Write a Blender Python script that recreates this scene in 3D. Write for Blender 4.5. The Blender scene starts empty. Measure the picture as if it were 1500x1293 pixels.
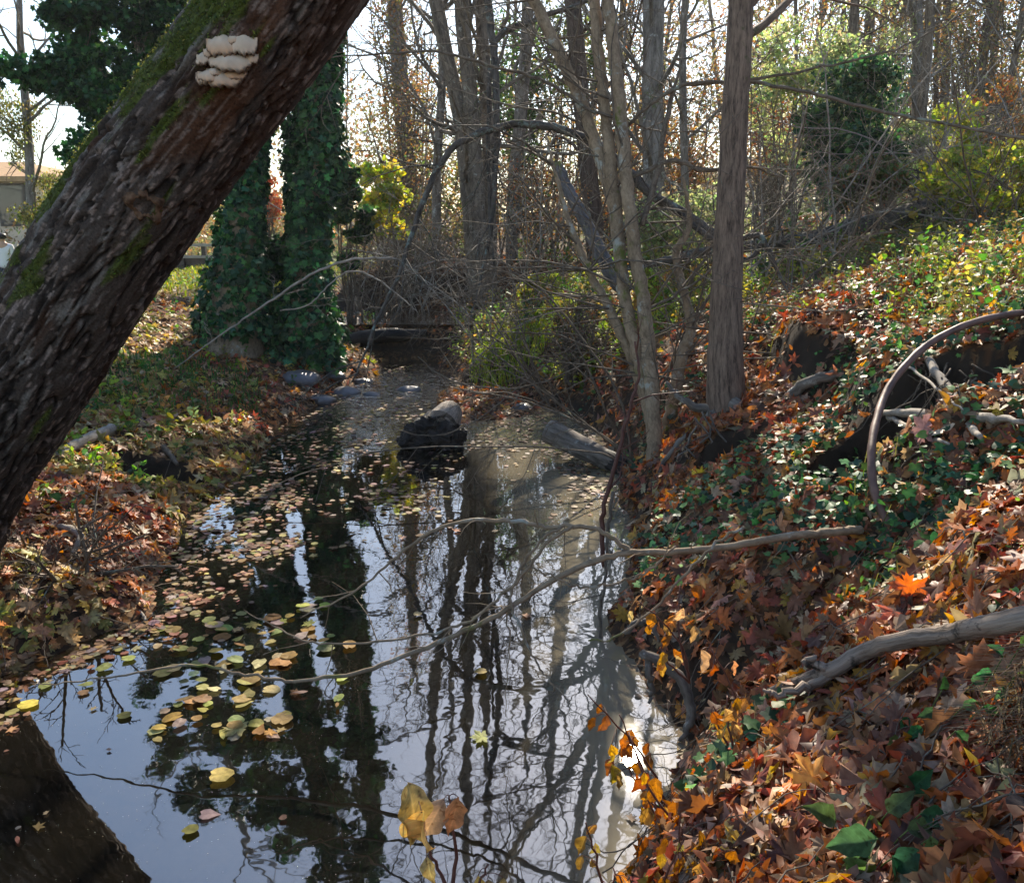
import bpy, math, random
import numpy as np
from mathutils import Vector

rng = np.random.default_rng(11)
random.seed(11)
R = math.radians
SC = bpy.context.scene
COL = SC.collection

# ------------------------------------------------------------------ camera maths
FPX = 1275.0                       # focal length in photograph pixels
PITCH = R(13.94)
CAMZ = 1.7
CP, SP = math.cos(PITCH), math.sin(PITCH)


def P(px, py, t):
    """world point seen at photograph pixel (px,py) at depth t metres"""
    u = (px - 750.0) / FPX
    v = (py - 646.5) / FPX
    return np.array([u * t, (CP - SP * v) * t, CAMZ - (SP + CP * v) * t])


def W(px, py, z=0.0):
    """point of the horizontal plane z under a pixel"""
    v = (py - 646.5) / FPX
    t = (CAMZ - z) / (SP + CP * v)
    return P(px, py, t)


# ------------------------------------------------------------------ noise
def _h(ix, iy, iz, s):
    n = (ix * 374761393 + iy * 668265263 + iz * 1442695041 + s * 974634541) & 0xffffffff
    n = ((n ^ (n >> 13)) * 1274126177) & 0xffffffff
    n = ((n ^ (n >> 15)) * 2246822519) & 0xffffffff
    return ((n ^ (n >> 16)) & 0xffff) / 65535.0


def vnoise(p, s=0):
    p = np.asarray(p, float)
    i = np.floor(p).astype(np.int64)
    f = p - i
    u = f * f * (3 - 2 * f)
    x, y, z = i[..., 0], i[..., 1], i[..., 2]
    ux, uy, uz = u[..., 0], u[..., 1], u[..., 2]
    def lp(a, b, w): return a + (b - a) * w
    a = lp(lp(_h(x, y, z, s), _h(x + 1, y, z, s), ux), lp(_h(x, y + 1, z, s), _h(x + 1, y + 1, z, s), ux), uy)
    b = lp(lp(_h(x, y, z + 1, s), _h(x + 1, y, z + 1, s), ux), lp(_h(x, y + 1, z + 1, s), _h(x + 1, y + 1, z + 1, s), ux), uy)
    return lp(a, b, uz)


def fbm(p, oct=4, s=0):
    p = np.asarray(p, float)
    v = 0; a = .5; tot = 0
    for o in range(oct):
        v = v + a * vnoise(p * (2 ** o), s + o); tot += a; a *= .5
    return v / tot


def n2(x, y, f, oct=2, s=0):
    x = np.asarray(x, float); y = np.asarray(y, float)
    return fbm(np.stack([x * f, y * f, np.zeros_like(x) + 3.7], -1), oct, s)


def sst(a, b, x):
    t = np.clip((x - a) / (b - a), 0, 1)
    return t * t * (3 - 2 * t)


# ------------------------------------------------------------------ terrain height
YL = [-6, 0, 2, 2.6, 3.1, 3.6, 4.2, 5, 5.8, 7.8, 9.2, 10.3, 11.5, 14, 20, 90]
XL = [-5.5, -3.6, -2.7, -2.3, -1.98, -1.58, -1.72, -1.95, -2.0, -2.0, -1.78, -1.6, -1.75, -1.9, -2.5, -6]
YR = [-6, 0, 1.2, 1.97, 2.3, 2.65, 3, 3.6, 4.5, 6, 7, 8, 9, 9.6, 10.3, 11.5, 14, 20, 90]
XR = [-2.5, -.6, -.02, .27, .43, .56, .46, .5, .66, .75, .75, .42, .0, -.55, -.85, -.95, -1.0, -1.5, -5]


HOLES = []


def H(x, y):
    x = np.asarray(x, float); y = np.asarray(y, float)
    wob = (n2(x, y, 2.3, 2, 5) - .5) * .28
    xl = np.interp(y, YL, XL) + wob
    xr = np.interp(y, YR, XR) + wob * .8
    dl = xl - x; dr = x - xr
    zl = np.interp(dl, [0, .08, .3, 1, 2.5, 4, 5, 6.5, 12, 60], [0, .06, .17, .40, .80, .84, .72, .18, .12, .3])
    sx = (n2(x, y, 1.1, 2, 9) - .5) * .5
    zn = np.interp(dr + sx * sst(.5, .8, dr), [0, .12, .4, .66, .92, 1.12, 1.7, 3, 5, 8, 14, 40], [0, .17, .48, .66, .76, 1.08, 1.33, 1.62, 1.9, 2.5, 4.2, 10])
    zc = np.interp(dr, [0, .12, .4, .66, .92, 1.7, 3, 5, 8, 14, 40], [0, .19, .5, .68, .93, 1.3, 1.6, 1.9, 2.5, 4.2, 10])
    k = sst(2.5, 3.1, y) * (1 - sst(5.2, 6.2, y))
    zn = zc + (zn - zc) * k
    zf = np.interp(dr, [0, .1, .5, 1.7, 3.5, 5.5, 9, 15, 40], [0, .12, .42, .90, 1.35, 1.8, 2.7, 4.6, 11])
    f = sst(6, 9.5, y)
    zr = zn + (zf - zn) * f
    ins = np.minimum(-dl, -dr)
    bed = -.34 * sst(0, .6, ins)
    z = np.where(dl > 0, zl, np.where(dr > 0, zr, bed))
    # leaf-strewn gravel bar round the log
    e = ((x + .22) / .78) ** 2 + ((y - 8.5) / 1.25) ** 2
    z = np.maximum(z, .055 - .12 * e * (.7 + .6 * n2(x, y, 3, 2, 6)))
    # ledge and upper bed
    up = .40 * sst(11.15, 11.45, y) - .02
    z = np.where(y > 11.1, np.maximum(z, up), z)
    back = 1.0 * sst(13.6, 14.3, y + (n2(x, y, .8, 2, 21) - .5) * .9) + .02 * np.maximum(y - 14, 0)
    z = np.where(y > 13, np.maximum(z, back * (1 - sst(-2.4, -3.4, x) * (1 - sst(22, 40, y)))), z)
    for hx, hy, ax_, ay_, dp in HOLES:
        e = ((x - hx) / ax_) ** 2 + ((y - hy) / ay_) ** 2 + (n2(x, y, 5, 2, 77) - .5) * .5
        z = z - dp * sst(1.0, .72, e)
    land = sst(0.0, .35, np.maximum(dl, dr)) + (y > 11.5) * .6
    z = z + np.clip(land, 0, 1) * ((n2(x, y, 1.3, 3, 1) - .5) * .22 + (n2(x, y, 6, 2, 2) - .5) * .09)
    return z


def no_hole(x, y):
    k = np.ones(len(x), bool)
    for hx, hy, ax_, ay_, dp in HOLES:
        k &= (((x - hx) / ax_) ** 2 + ((y - hy) / ay_) ** 2 > .8) | (rng.random(len(x)) < .06)
    return k


def front_clear(x, y):
    hx, hy = HOLES[0][:2]
    return (((x - hx - .05) / .42) ** 2 + ((y - hy + .42) / .26) ** 2 > 1) | (rng.random(len(x)) < .25)


def Hn(x, y, e=.04):
    dx = (H(x + e, y) - H(x - e, y)) / (2 * e)
    dy = (H(x, y + e) - H(x, y - e)) / (2 * e)
    n = np.stack([-dx, -dy, np.ones_like(dx)], -1)
    return n / np.linalg.norm(n, axis=-1, keepdims=True)


def G(px, py, t0=.6, t1=70):
    """first point of ground or water under a pixel"""
    ts = np.geomspace(t0, t1, 900)
    pts = np.array([P(px, py, t) for t in ts])
    h = np.maximum(H(pts[:, 0], pts[:, 1]), 0)
    k = np.argmax(pts[:, 2] < h)
    if not (pts[:, 2] < h).any():
        k = len(ts) - 1
    return pts[k]


_h1, _h2, _h3 = G(1335, 615), G(1075, 665), G(232, 690)
HOLES += [(_h1[0] + .03, _h1[1] - .02, .46, .34, .46), (_h2[0], _h2[1] + .04, .2, .17, .28), (_h3[0], _h3[1], .26, .26, .16)]


# ------------------------------------------------------------------ objects
def tag(o, label=None, cat=None, group=None, kind=None):
    if label: o['label'] = label
    if cat: o['category'] = cat
    if group: o['group'] = group
    if kind: o['kind'] = kind
    return o


def thing(name, label, cat, loc=(0, 0, 0), group=None):
    o = bpy.data.objects.new(name, None)
    COL.objects.link(o)
    o.location = Vector(loc)
    o.empty_display_size = .2
    return tag(o, label, cat, group)


def mk(name, V, faces, mat, parent=None, col=None, bc=None, smooth=False, origin=None):
    V = np.asarray(V, np.float32)
    if parent is not None:
        V = V - np.array(parent.location, np.float32)
        if parent.parent is not None:
            V = V - np.array(parent.parent.location, np.float32)
    elif origin is not None:
        V = V - np.asarray(origin, np.float32)
    me = bpy.data.meshes.new(name)
    me.vertices.add(len(V)); me.vertices.foreach_set('co', V.ravel())
    faces = [np.asarray(f, np.int32) for f in faces if len(f)]
    loops = np.concatenate([f.ravel() for f in faces])
    sizes = np.concatenate([np.full(len(f), f.shape[1], np.int32) for f in faces])
    me.loops.add(len(loops)); me.loops.foreach_set('vertex_index', loops)
    me.polygons.add(len(sizes))
    st = np.zeros(len(sizes), np.int32); st[1:] = np.cumsum(sizes)[:-1]
    me.polygons.foreach_set('loop_start', st)
    me.polygons.foreach_set('use_smooth', np.full(len(sizes), bool(smooth)))
    if col is not None:
        c = np.ones((len(V), 4), np.float32); c[:, :3] = col
        a = me.color_attributes.new('Col', 'FLOAT_COLOR', 'POINT'); a.data.foreach_set('color', c.ravel())
    if bc is not None:
        a = me.attributes.new('bc', 'FLOAT_VECTOR', 'POINT'); a.data.foreach_set('vector', np.asarray(bc, np.float32).ravel())
    me.update(calc_edges=True)
    me.materials.append(mat)
    o = bpy.data.objects.new(name, me)
    COL.objects.link(o)
    if parent is not None:
        o.parent = parent
    elif origin is not None:
        o.location = Vector([float(q) for q in origin])
    return o


def dup(root, loc, rz=0.0, s=1.0, label=None, group=None):
    r = root.copy(); COL.objects.link(r)
    r.location = Vector([float(q) for q in loc]); r.rotation_euler = (0, 0, rz); r.scale = (s, s, s)
    if label: r['label'] = label
    if group: r['group'] = group
    for ch in list(root.children):
        c = ch.copy(); COL.objects.link(c); c.parent = r
    return r


class MB:
    """collects tubes, boxes and raw pieces into one mesh"""
    def __init__(self):
        self.V = []; self.Q = []; self.T = []; self.B = []; self.C = []; self.n = 0

    def tube(self, pts, rad, n=6, cap=True, rough=0.0, seed=0):
        pts = np.asarray(pts, float); k = len(pts)
        rad = np.asarray(rad, float)
        tan = np.gradient(pts, axis=0)
        tan /= np.linalg.norm(tan, axis=1, keepdims=True) + 1e-9
        a = np.array([1., 0, 0]) if abs(tan[0, 0]) < .8 else np.array([0, 1., 0])
        us = np.empty_like(pts)
        for i in range(k):
            a = a - tan[i] * a.dot(tan[i]); a = a / (np.linalg.norm(a) + 1e-9); us[i] = a
        vs = np.cross(tan, us)
        th = np.linspace(0, 2 * math.pi, n, endpoint=False)
        c, s = np.cos(th), np.sin(th)
        rr = np.repeat(rad[:, None], n, 1)
        L = np.concatenate([[0], np.cumsum(np.linalg.norm(np.diff(pts, axis=0), axis=1))])
        if rough:
            q = np.stack([np.broadcast_to(c * 1.6, (k, n)), np.broadcast_to(s * 1.6, (k, n)), np.broadcast_to((L / max(rad.max(), .01) * .35)[:, None], (k, n))], -1)
            rr = rr * (1 + rough * (fbm(q, 3, seed) - .5) * 2)
        V = pts[:, None, :] + rr[..., None] * (c[None, :, None] * us[:, None, :] + s[None, :, None] * vs[:, None, :])
        bc = np.stack([rr * c * 1.0, rr * s * 1.0, np.repeat(L[:, None], n, 1)], -1)
        i = np.arange(k - 1)[:, None] * n; j = np.arange(n)[None, :]; j2 = (j + 1) % n
        Q = np.stack([i + j, i + j2, i + n + j2, i + n + j], -1).reshape(-1, 4) + self.n
        self.V.append(V.reshape(-1, 3)); self.B.append(bc.reshape(-1, 3)); self.Q.append(Q)
        m = k * n
        if cap:
            self.V.append(pts[[0, -1]]); self.B.append(np.array([[0, 0, 0], [0, 0, L[-1]]]))
            T0 = np.stack([np.full(n, m), (np.arange(n) + 1) % n, np.arange(n)], -1)
            T1 = np.stack([np.full(n, m + 1), (k - 1) * n + np.arange(n), (k - 1) * n + (np.arange(n) + 1) % n], -1)
            self.T.append(np.concatenate([T0, T1]) + self.n)
            m += 2
        self.n += m

    def raw(self, V, F, bc=None):
        V = np.asarray(V, float); F = np.asarray(F, int)
        self.V.append(V); self.B.append(V if bc is None else bc)
        (self.Q if F.shape[1] == 4 else self.T).append(F + self.n)
        self.n += len(V)

    def box(self, c, s, rz=0.0):
        c = np.asarray(c, float); s = np.asarray(s, float) / 2
        v = np.array([[x, y, z] for x in (-1, 1) for y in (-1, 1) for z in (-1, 1)], float) * s
        ca, sa = math.cos(rz), math.sin(rz)
        v = np.stack([v[:, 0] * ca - v[:, 1] * sa, v[:, 0] * sa + v[:, 1] * ca, v[:, 2]], -1) + c
        self.raw(v, [[0, 1, 3, 2], [4, 6, 7, 5], [0, 4, 5, 1], [2, 3, 7, 6], [0, 2, 6, 4], [1, 5, 7, 3]])

    def build(self, name, mat, parent=None, smooth=True, origin=None):
        return mk(name, np.concatenate(self.V), [np.concatenate(self.Q) if self.Q else [], np.concatenate(self.T) if self.T else []],
                  mat, parent, bc=np.concatenate(self.B), smooth=smooth, origin=origin)


def smooth_path(pts, m=6, jit=0.0):
    """Catmull-Rom through the points (columns may hold radius too)"""
    p = np.asarray(pts, float)
    p = np.vstack([2 * p[0] - p[1], p, 2 * p[-1] - p[-2]])
    out = []
    for i in range(1, len(p) - 2):
        for k in range(m):
            t = k / m
            out.append(.5 * ((2 * p[i]) + (-p[i - 1] + p[i + 1]) * t + (2 * p[i - 1] - 5 * p[i] + 4 * p[i + 1] - p[i + 2]) * t * t + (-p[i - 1] + 3 * p[i] - 3 * p[i + 1] + p[i + 2]) * t ** 3))
    out.append(p[-2])
    out = np.array(out)
    if jit:
        out[1:-1, :3] += rng.normal(0, jit, (len(out) - 2, 3))
    return out


def ppath(lst, t=None, m=6, jit=0.0):
    """path from (px, py[, depth]) rows; a missing depth is interpolated"""
    n = len(lst)
    d = [q[2] if len(q) > 2 else np.nan for q in lst]
    d = np.array(d, float)
    if t is not None and np.isnan(d).all(): d[:] = t
    ok = ~np.isnan(d)
    d = np.interp(np.arange(n), np.arange(n)[ok], d[ok])
    return smooth_path([P(q[0], q[1], dd) for q, dd in zip(lst, d)], m, jit)


def taper(path, rs):
    rs = np.asarray(rs, float)
    L = np.concatenate([[0], np.cumsum(np.linalg.norm(np.diff(path, axis=0), axis=1))]); L /= L[-1]
    return np.interp(L, np.linspace(0, 1, len(rs)), rs)


def grow(mb, p, d, L, r, lvl, maxl, up=.05, wig=.16, nch=(9, 6, 5, 4), ratio=.5, sides=(7, 5, 4, 3), start=.2, tips=None):
    n = max(3, min(12, int(L / .22)))
    p = np.array(p, float); d = np.array(d, float); d /= np.linalg.norm(d)
    pts = [p.copy()]
    for i in range(n):
        d = d + rng.normal(0, wig, 3); d[2] += up
        d /= np.linalg.norm(d)
        p = p + d * L / n
        pts.append(p.copy())
    rad = np.linspace(r, r * (.45 if lvl == 0 else .3), n + 1)
    mb.tube(pts, rad, sides[min(lvl, 3)], cap=False)
    if tips is not None and lvl >= maxl - 1: tips.append(pts[-1])
    if lvl >= maxl: return
    for c in range(nch[min(lvl, 3)]):
        f = start + (1 - start) * (c + rng.random()) / nch[min(lvl, 3)]
        i = min(n - 1, int(f * n)); w = f * n - i
        q = pts[i] * (1 - w) + pts[i + 1] * w
        t = pts[i + 1] - pts[i]; t /= np.linalg.norm(t)
        a = rng.normal(0, 1, 3); a -= t * a.dot(t); a /= np.linalg.norm(a)
        ang = rng.uniform(.5, 1.05)
        nd = t * math.cos(ang) + a * math.sin(ang)
        grow(mb, q, nd, L * ratio * rng.uniform(.6, 1.15) * (1.1 - .5 * f), max(.0025, r * (1 - .6 * f) * .5), lvl + 1, maxl, up, wig * 1.1, nch, ratio, sides, .15, tips)


# ------------------------------------------------------------------ leaves
def outline(half, zc=.0, center=(0, .18)):
    h = np.array(half, float)
    right = h; left = h[1:-1][::-1] * [-1, 1]
    ring = np.vstack([right, left])
    V = np.vstack([[center], ring])
    k = len(ring)
    F = np.stack([np.zeros(k, int), 1 + (np.arange(k) + 1) % k, 1 + np.arange(k)], -1)
    return np.column_stack([V, np.zeros(len(V))]), F


MAPLE = outline([(0, 1), (.10, .74), (.25, .77), (.17, .47), (.44, .66), (.50, .56), (.80, .62), (.62, .36), (.66, .25), (.40, .16), (.66, .02), (.72, -.16), (.36, -.14), (.12, -.24), (0, -.08)])
MAPLE_S = outline([(0, 1), (.17, .5), (.72, .62), (.42, .18), (.66, -.12), (0, -.12)])
IVY = outline([(0, .95), (.2, .5), (.62, .48), (.46, .1), (.5, -.22), (.2, -.3), (0, -.12)])
HEART = outline([(0, .95), (.24, .66), (.42, .30), (.42, 0), (.25, -.22), (0, -.12)])
OVAL = outline([(0, .9), (.16, .62), (.24, .3), (.22, 0), (.1, -.22), (0, -.3)])
ROUND = outline([(0, .75), (.28, .68), (.5, .45), (.56, .12), (.42, -.2), (.2, -.36), (0, -.26)])
DIAM = outline([(0, .8), (.3, .2), (0, -.4)])


def curlv(tm, a, b, j):
    V, F = tm
    V = V.copy()
    r = np.hypot(V[:, 0], V[:, 1] - .2)
    V[:, 2] = a * V[:, 0] ** 2 + b * (V[:, 1] - .2) ** 2 + rng.normal(0, j, len(V)) * r
    return V, F


def variants(tm, n=6, cur=.5, j=.12):
    return [curlv(tm, rng.uniform(-cur, cur), rng.uniform(-cur, cur), j) for _ in range(n)]


def leaves(Pt, Nn, size, cols, tms, tilt=.5, point=None, edge=.25):
    """scatter leaf outlines; returns V, F, C.  point: preferred tip direction"""
    Pt = np.asarray(Pt, float); n = len(Pt)
    Nn = np.broadcast_to(np.asarray(Nn, float), (n, 3)) + rng.normal(0, tilt, (n, 3))
    Nn = Nn / (np.linalg.norm(Nn, axis=1, keepdims=True) + 1e-9)
    A = rng.normal(0, 1, (n, 3))
    if point is not None: A = A * .45 + np.asarray(point, float)
    B = A - Nn * (A * Nn).sum(1, keepdims=True)
    B /= np.linalg.norm(B, axis=1, keepdims=True) + 1e-9
    T = np.cross(B, Nn)
    size = np.broadcast_to(np.asarray(size, float), (n,))
    which = rng.integers(0, len(tms), n)
    Vs, Fs, Cs, off = [], [], [], 0
    for w, (tv, tf) in enumerate(tms):
        ix = np.where(which == w)[0]
        if not len(ix): continue
        s = size[ix][:, None, None]
        v = Pt[ix][:, None, :] + s * (tv[None, :, 0, None] * T[ix][:, None, :] + tv[None, :, 1, None] * B[ix][:, None, :] + tv[None, :, 2, None] * Nn[ix][:, None, :])
        k = len(tv)
        f = tf[None] + (np.arange(len(ix)) * k)[:, None, None] + off
        c = np.repeat(cols[ix][:, None, :], k, 1)
        sh = 1 + edge * rng.normal(0, 1, (len(ix), k, 1)) * .5
        sh[:, 0] *= 1 + edge * .4
        c = c * np.clip(sh, .35, 1.8)
        Vs.append(v.reshape(-1, 3)); Fs.append(f.reshape(-1, 3)); Cs.append(c.reshape(-1, 3)); off += len(ix) * k
    return np.concatenate(Vs), np.concatenate(Fs), np.concatenate(Cs)


def pal(colors, n, wts=None, var=.22):
    c = np.array(colors, float)
    w = None if wts is None else np.array(wts, float) / sum(wts)
    i = rng.choice(len(c), n, p=w)
    return np.clip(c[i] * np.exp(rng.normal(0, var, (n, 1))) * np.exp(rng.normal(0, .11, (n, 3))), 0, .85)


BROWNS = [(.40, .145, .055), (.27, .115, .06), (.48, .185, .055), (.14, .07, .042), (.38, .23, .135), (.36, .095, .055), (.56, .29, .06), (.42, .32, .20)]
BW = [4, 5, 3, 4, 4.5, 2.5, 1.2, 2.2]
IVYG = [(.026, .074, .030), (.042, .10, .038), (.028, .078, .042), (.065, .12, .034), (.016, .046, .022)]
WEED = [(.20, .27, .04), (.12, .21, .04), (.30, .33, .06), (.07, .16, .045), (.05, .12, .04), (.34, .30, .07), (.28, .32, .12), (.32, .17, .06)]


# ------------------------------------------------------------------ materials
def new_mat(name):
    m = bpy.data.materials.new(name); m.use_nodes = True
    nt = m.node_tree; nt.nodes.clear()
    return m, nt, nt.nodes, nt.links


def nd(N, t, **kw):
    n = N.new(t)
    for k, v in kw.items():
        if k in n.inputs.keys(): n.inputs[k].default_value = v
        else: setattr(n, k, v)
    return n


def ramp(N, stops):
    r = N.new('ShaderNodeValToRGB')
    e = r.color_ramp.elements
    while len(e) < len(stops): e.new(.5)
    for q, (p, c) in zip(e, stops):
        q.position = p; q.color = (*c, 1) if len(c) == 3 else c
    return r


def leaf_mat(name, trans=.42, rough=.45, spec=.4, boost=1.35):
    m, nt, N, L = new_mat(name)
    out = nd(N, 'ShaderNodeOutputMaterial')
    at = nd(N, 'ShaderNodeAttribute', attribute_name='Col')
    tc = nd(N, 'ShaderNodeTexCoord')
    no = nd(N, 'ShaderNodeTexNoise', Scale=55.0, Detail=4.0)
    L.new(tc.outputs['Object'], no.inputs['Vector'])
    rp = ramp(N, [(.3, (.62, .58, .55)), (.55, (1, 1, 1)), (.75, (1.12, 1.1, 1.0))])
    L.new(no.outputs['Fac'], rp.inputs['Fac'])
    mx = nd(N, 'ShaderNodeMixRGB', blend_type='MULTIPLY'); mx.inputs['Fac'].default_value = 1
    L.new(at.outputs['Color'], mx.inputs[1]); L.new(rp.outputs['Color'], mx.inputs[2])
    pb = nd(N, 'ShaderNodeBsdfPrincipled', Roughness=rough)
    pb.inputs['Specular IOR Level'].default_value = spec
    L.new(mx.outputs['Color'], pb.inputs['Base Color'])
    tr = nd(N, 'ShaderNodeBsdfTranslucent')
    hs = nd(N, 'ShaderNodeHueSaturation'); hs.inputs['Saturation'].default_value = 1.12; hs.inputs['Value'].default_value = boost
    L.new(mx.outputs['Color'], hs.inputs['Color']); L.new(hs.outputs['Color'], tr.inputs['Color'])
    ms = nd(N, 'ShaderNodeMixShader'); ms.inputs['Fac'].default_value = trans
    L.new(pb.outputs['BSDF'], ms.inputs[1]); L.new(tr.outputs['BSDF'], ms.inputs[2])
    L.new(ms.outputs['Shader'], out.inputs['Surface'])
    return m


def bark_mat(name, dark, light, scale=18.0, stretch=.22, lichen=None, lamt=.0, moss=None, mamt=0.0, bump=.5, rough=.85):
    m, nt, N, L = new_mat(name)
    out = nd(N, 'ShaderNodeOutputMaterial')
    at = nd(N, 'ShaderNodeAttribute', attribute_name='bc')
    mp = nd(N, 'ShaderNodeMapping'); mp.inputs['Scale'].default_value = (1, 1, stretch)
    L.new(at.outputs['Vector'], mp.inputs['Vector'])
    no = nd(N, 'ShaderNodeTexNoise', Scale=scale, Detail=7.0, Roughness=.65)
    L.new(mp.outputs['Vector'], no.inputs['Vector'])
    fine = nd(N, 'ShaderNodeTexNoise', Scale=scale * 4, Detail=4.0, Roughness=.7)
    L.new(mp.outputs['Vector'], fine.inputs['Vector'])
    ad = nd(N, 'ShaderNodeMath', operation='MULTIPLY_ADD'); ad.inputs[1].default_value = .35
    L.new(fine.outputs['Fac'], ad.inputs[0]); L.new(no.outputs['Fac'], ad.inputs[2])
    rp = ramp(N, [(.48, dark), (.66, [(a + b) / 2 for a, b in zip(dark, light)]), (.86, light)])
    L.new(ad.outputs[0], rp.inputs['Fac'])
    c = rp.outputs['Color']
    for colr, amt, sc_ in ((lichen, lamt, 9.0), (moss, mamt, 4.0)):
        if colr is None: continue
        tc = nd(N, 'ShaderNodeTexCoord')
        l = nd(N, 'ShaderNodeTexNoise', Scale=sc_, Detail=6.0, Roughness=.7)
        L.new(tc.outputs['Object'], l.inputs['Vector'])
        lr = ramp(N, [(.62 - amt * .3, (0, 0, 0)), (.70 - amt * .3, (1, 1, 1))])
        L.new(l.outputs['Fac'], lr.inputs['Fac'])
        mx = nd(N, 'ShaderNodeMixRGB'); mx.inputs[2].default_value = (*colr, 1)
        L.new(lr.outputs['Color'], mx.inputs['Fac']); L.new(c, mx.inputs[1])
        c = mx.outputs['Color']
    pb = nd(N, 'ShaderNodeBsdfPrincipled', Roughness=rough)
    pb.inputs['Specular IOR Level'].default_value = .25
    L.new(c, pb.inputs['Base Color'])
    bp = nd(N, 'ShaderNodeBump', Strength=bump, Distance=.012)
    L.new(ad.outputs[0], bp.inputs['Height']); L.new(bp.outputs['Normal'], pb.inputs['Normal'])
    L.new(pb.outputs['BSDF'], out.inputs['Surface'])
    return m


def plain_mat(name, c, rough=.7, var=.25, scale=6.0, spec=.4, bump=.2):
    m, nt, N, L = new_mat(name)
    out = nd(N, 'ShaderNodeOutputMaterial'); tc = nd(N, 'ShaderNodeTexCoord')
    no = nd(N, 'ShaderNodeTexNoise', Scale=scale, Detail=6.0)
    L.new(tc.outputs['Object'], no.inputs['Vector'])
    rp = ramp(N, [(.3, [q * (1 - var) for q in c]), (.7, [q * (1 + var) for q in c])])
    L.new(no.outputs['Fac'], rp.inputs['Fac'])
    pb = nd(N, 'ShaderNodeBsdfPrincipled', Roughness=rough); pb.inputs['Specular IOR Level'].default_value = spec
    L.new(rp.outputs['Color'], pb.inputs['Base Color'])
    bp = nd(N, 'ShaderNodeBump', Strength=bump, Distance=.01)
    L.new(no.outputs['Fac'], bp.inputs['Height']); L.new(bp.outputs['Normal'], pb.inputs['Normal'])
    L.new(pb.outputs['BSDF'], out.inputs['Surface'])
    return m


def col_mat(name, rough=.9, bump=.6, bscale=90.0, spec=.2):
    m, nt, N, L = new_mat(name)
    out = nd(N, 'ShaderNodeOutputMaterial'); tc = nd(N, 'ShaderNodeTexCoord')
    at = nd(N, 'ShaderNodeAttribute', attribute_name='Col')
    no = nd(N, 'ShaderNodeTexNoise', Scale=bscale, Detail=6.0, Roughness=.7)
    L.new(tc.outputs['Object'], no.inputs['Vector'])
    rp = ramp(N, [(.28, (.35, .35, .35)), (.5, (.95, .95, .95)), (.75, (1.6, 1.55, 1.5))])
    L.new(no.outputs['Fac'], rp.inputs['Fac'])
    mx = nd(N, 'ShaderNodeMixRGB', blend_type='MULTIPLY'); mx.inputs['Fac'].default_value = 1
    L.new(at.outputs['Color'], mx.inputs[1]); L.new(rp.outputs['Color'], mx.inputs[2])
    pb = nd(N, 'ShaderNodeBsdfPrincipled', Roughness=rough); pb.inputs['Specular IOR Level'].default_value = spec
    L.new(mx.outputs['Color'], pb.inputs['Base Color'])
    bp = nd(N, 'ShaderNodeBump', Strength=bump, Distance=.01)
    L.new(no.outputs['Fac'], bp.inputs['Height']); L.new(bp.outputs['Normal'], pb.inputs['Normal'])
    L.new(pb.outputs['BSDF'], out.inputs['Surface'])
    return m


M_DRY = leaf_mat('dry_leaf', .36, .5, .35, 1.3)
M_GREEN = leaf_mat('green_leaf', .5, .5, .25, 1.7)
M_IVY = leaf_mat('ivy_leaf', .24, .5, .22, 1.2)
M_FLOAT = leaf_mat('floating_leaf', .2, .6, .18, 1.2)
B_GREY = bark_mat('grey_bark', (.055, .045, .036), (.26, .225, .19), 14, .2, (.36, .36, .33), .12, (.10, .12, .03), .05)
B_DARK = bark_mat('dark_furrowed_bark', (.022, .015, .012), (.15, .105, .08), 34, .12, None, 0, (.06, .075, .02), .02, bump=.9)
B_YOUNG = bark_mat('smooth_brown_bark', (.13, .092, .058), (.37, .275, .18), 16, .5, (.36, .36, .31), .16, (.13, .15, .03), .12, bump=.3)
B_TWIG = bark_mat('twig_bark', (.06, .045, .034), (.20, .16, .12), 40, .4, (.22, .25, .2), .1, bump=.2)
B_PALE = bark_mat('pale_twig_bark', (.16, .135, .11), (.36, .32, .27), 40, .4, bump=.2)
B_RED = bark_mat('red_stem_bark', (.07, .026, .018), (.15, .06, .04), 40, .4, bump=.1, rough=.5)
B_WET = bark_mat('wet_black_wood', (.006, .005, .004), (.035, .027, .022), 14, .5, bump=1.0, rough=.45)
B_LOG = bark_mat('weathered_wood', (.12, .10, .08), (.40, .34, .28), 40, .06, (.05, .045, .04), .12, bump=.8)
B_LIMB = bark_mat('mossy_limb_bark', (.02, .017, .014), (.13, .115, .10), 20, .3, (.17, .22, .2), .2, (.07, .10, .03), .1)


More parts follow.
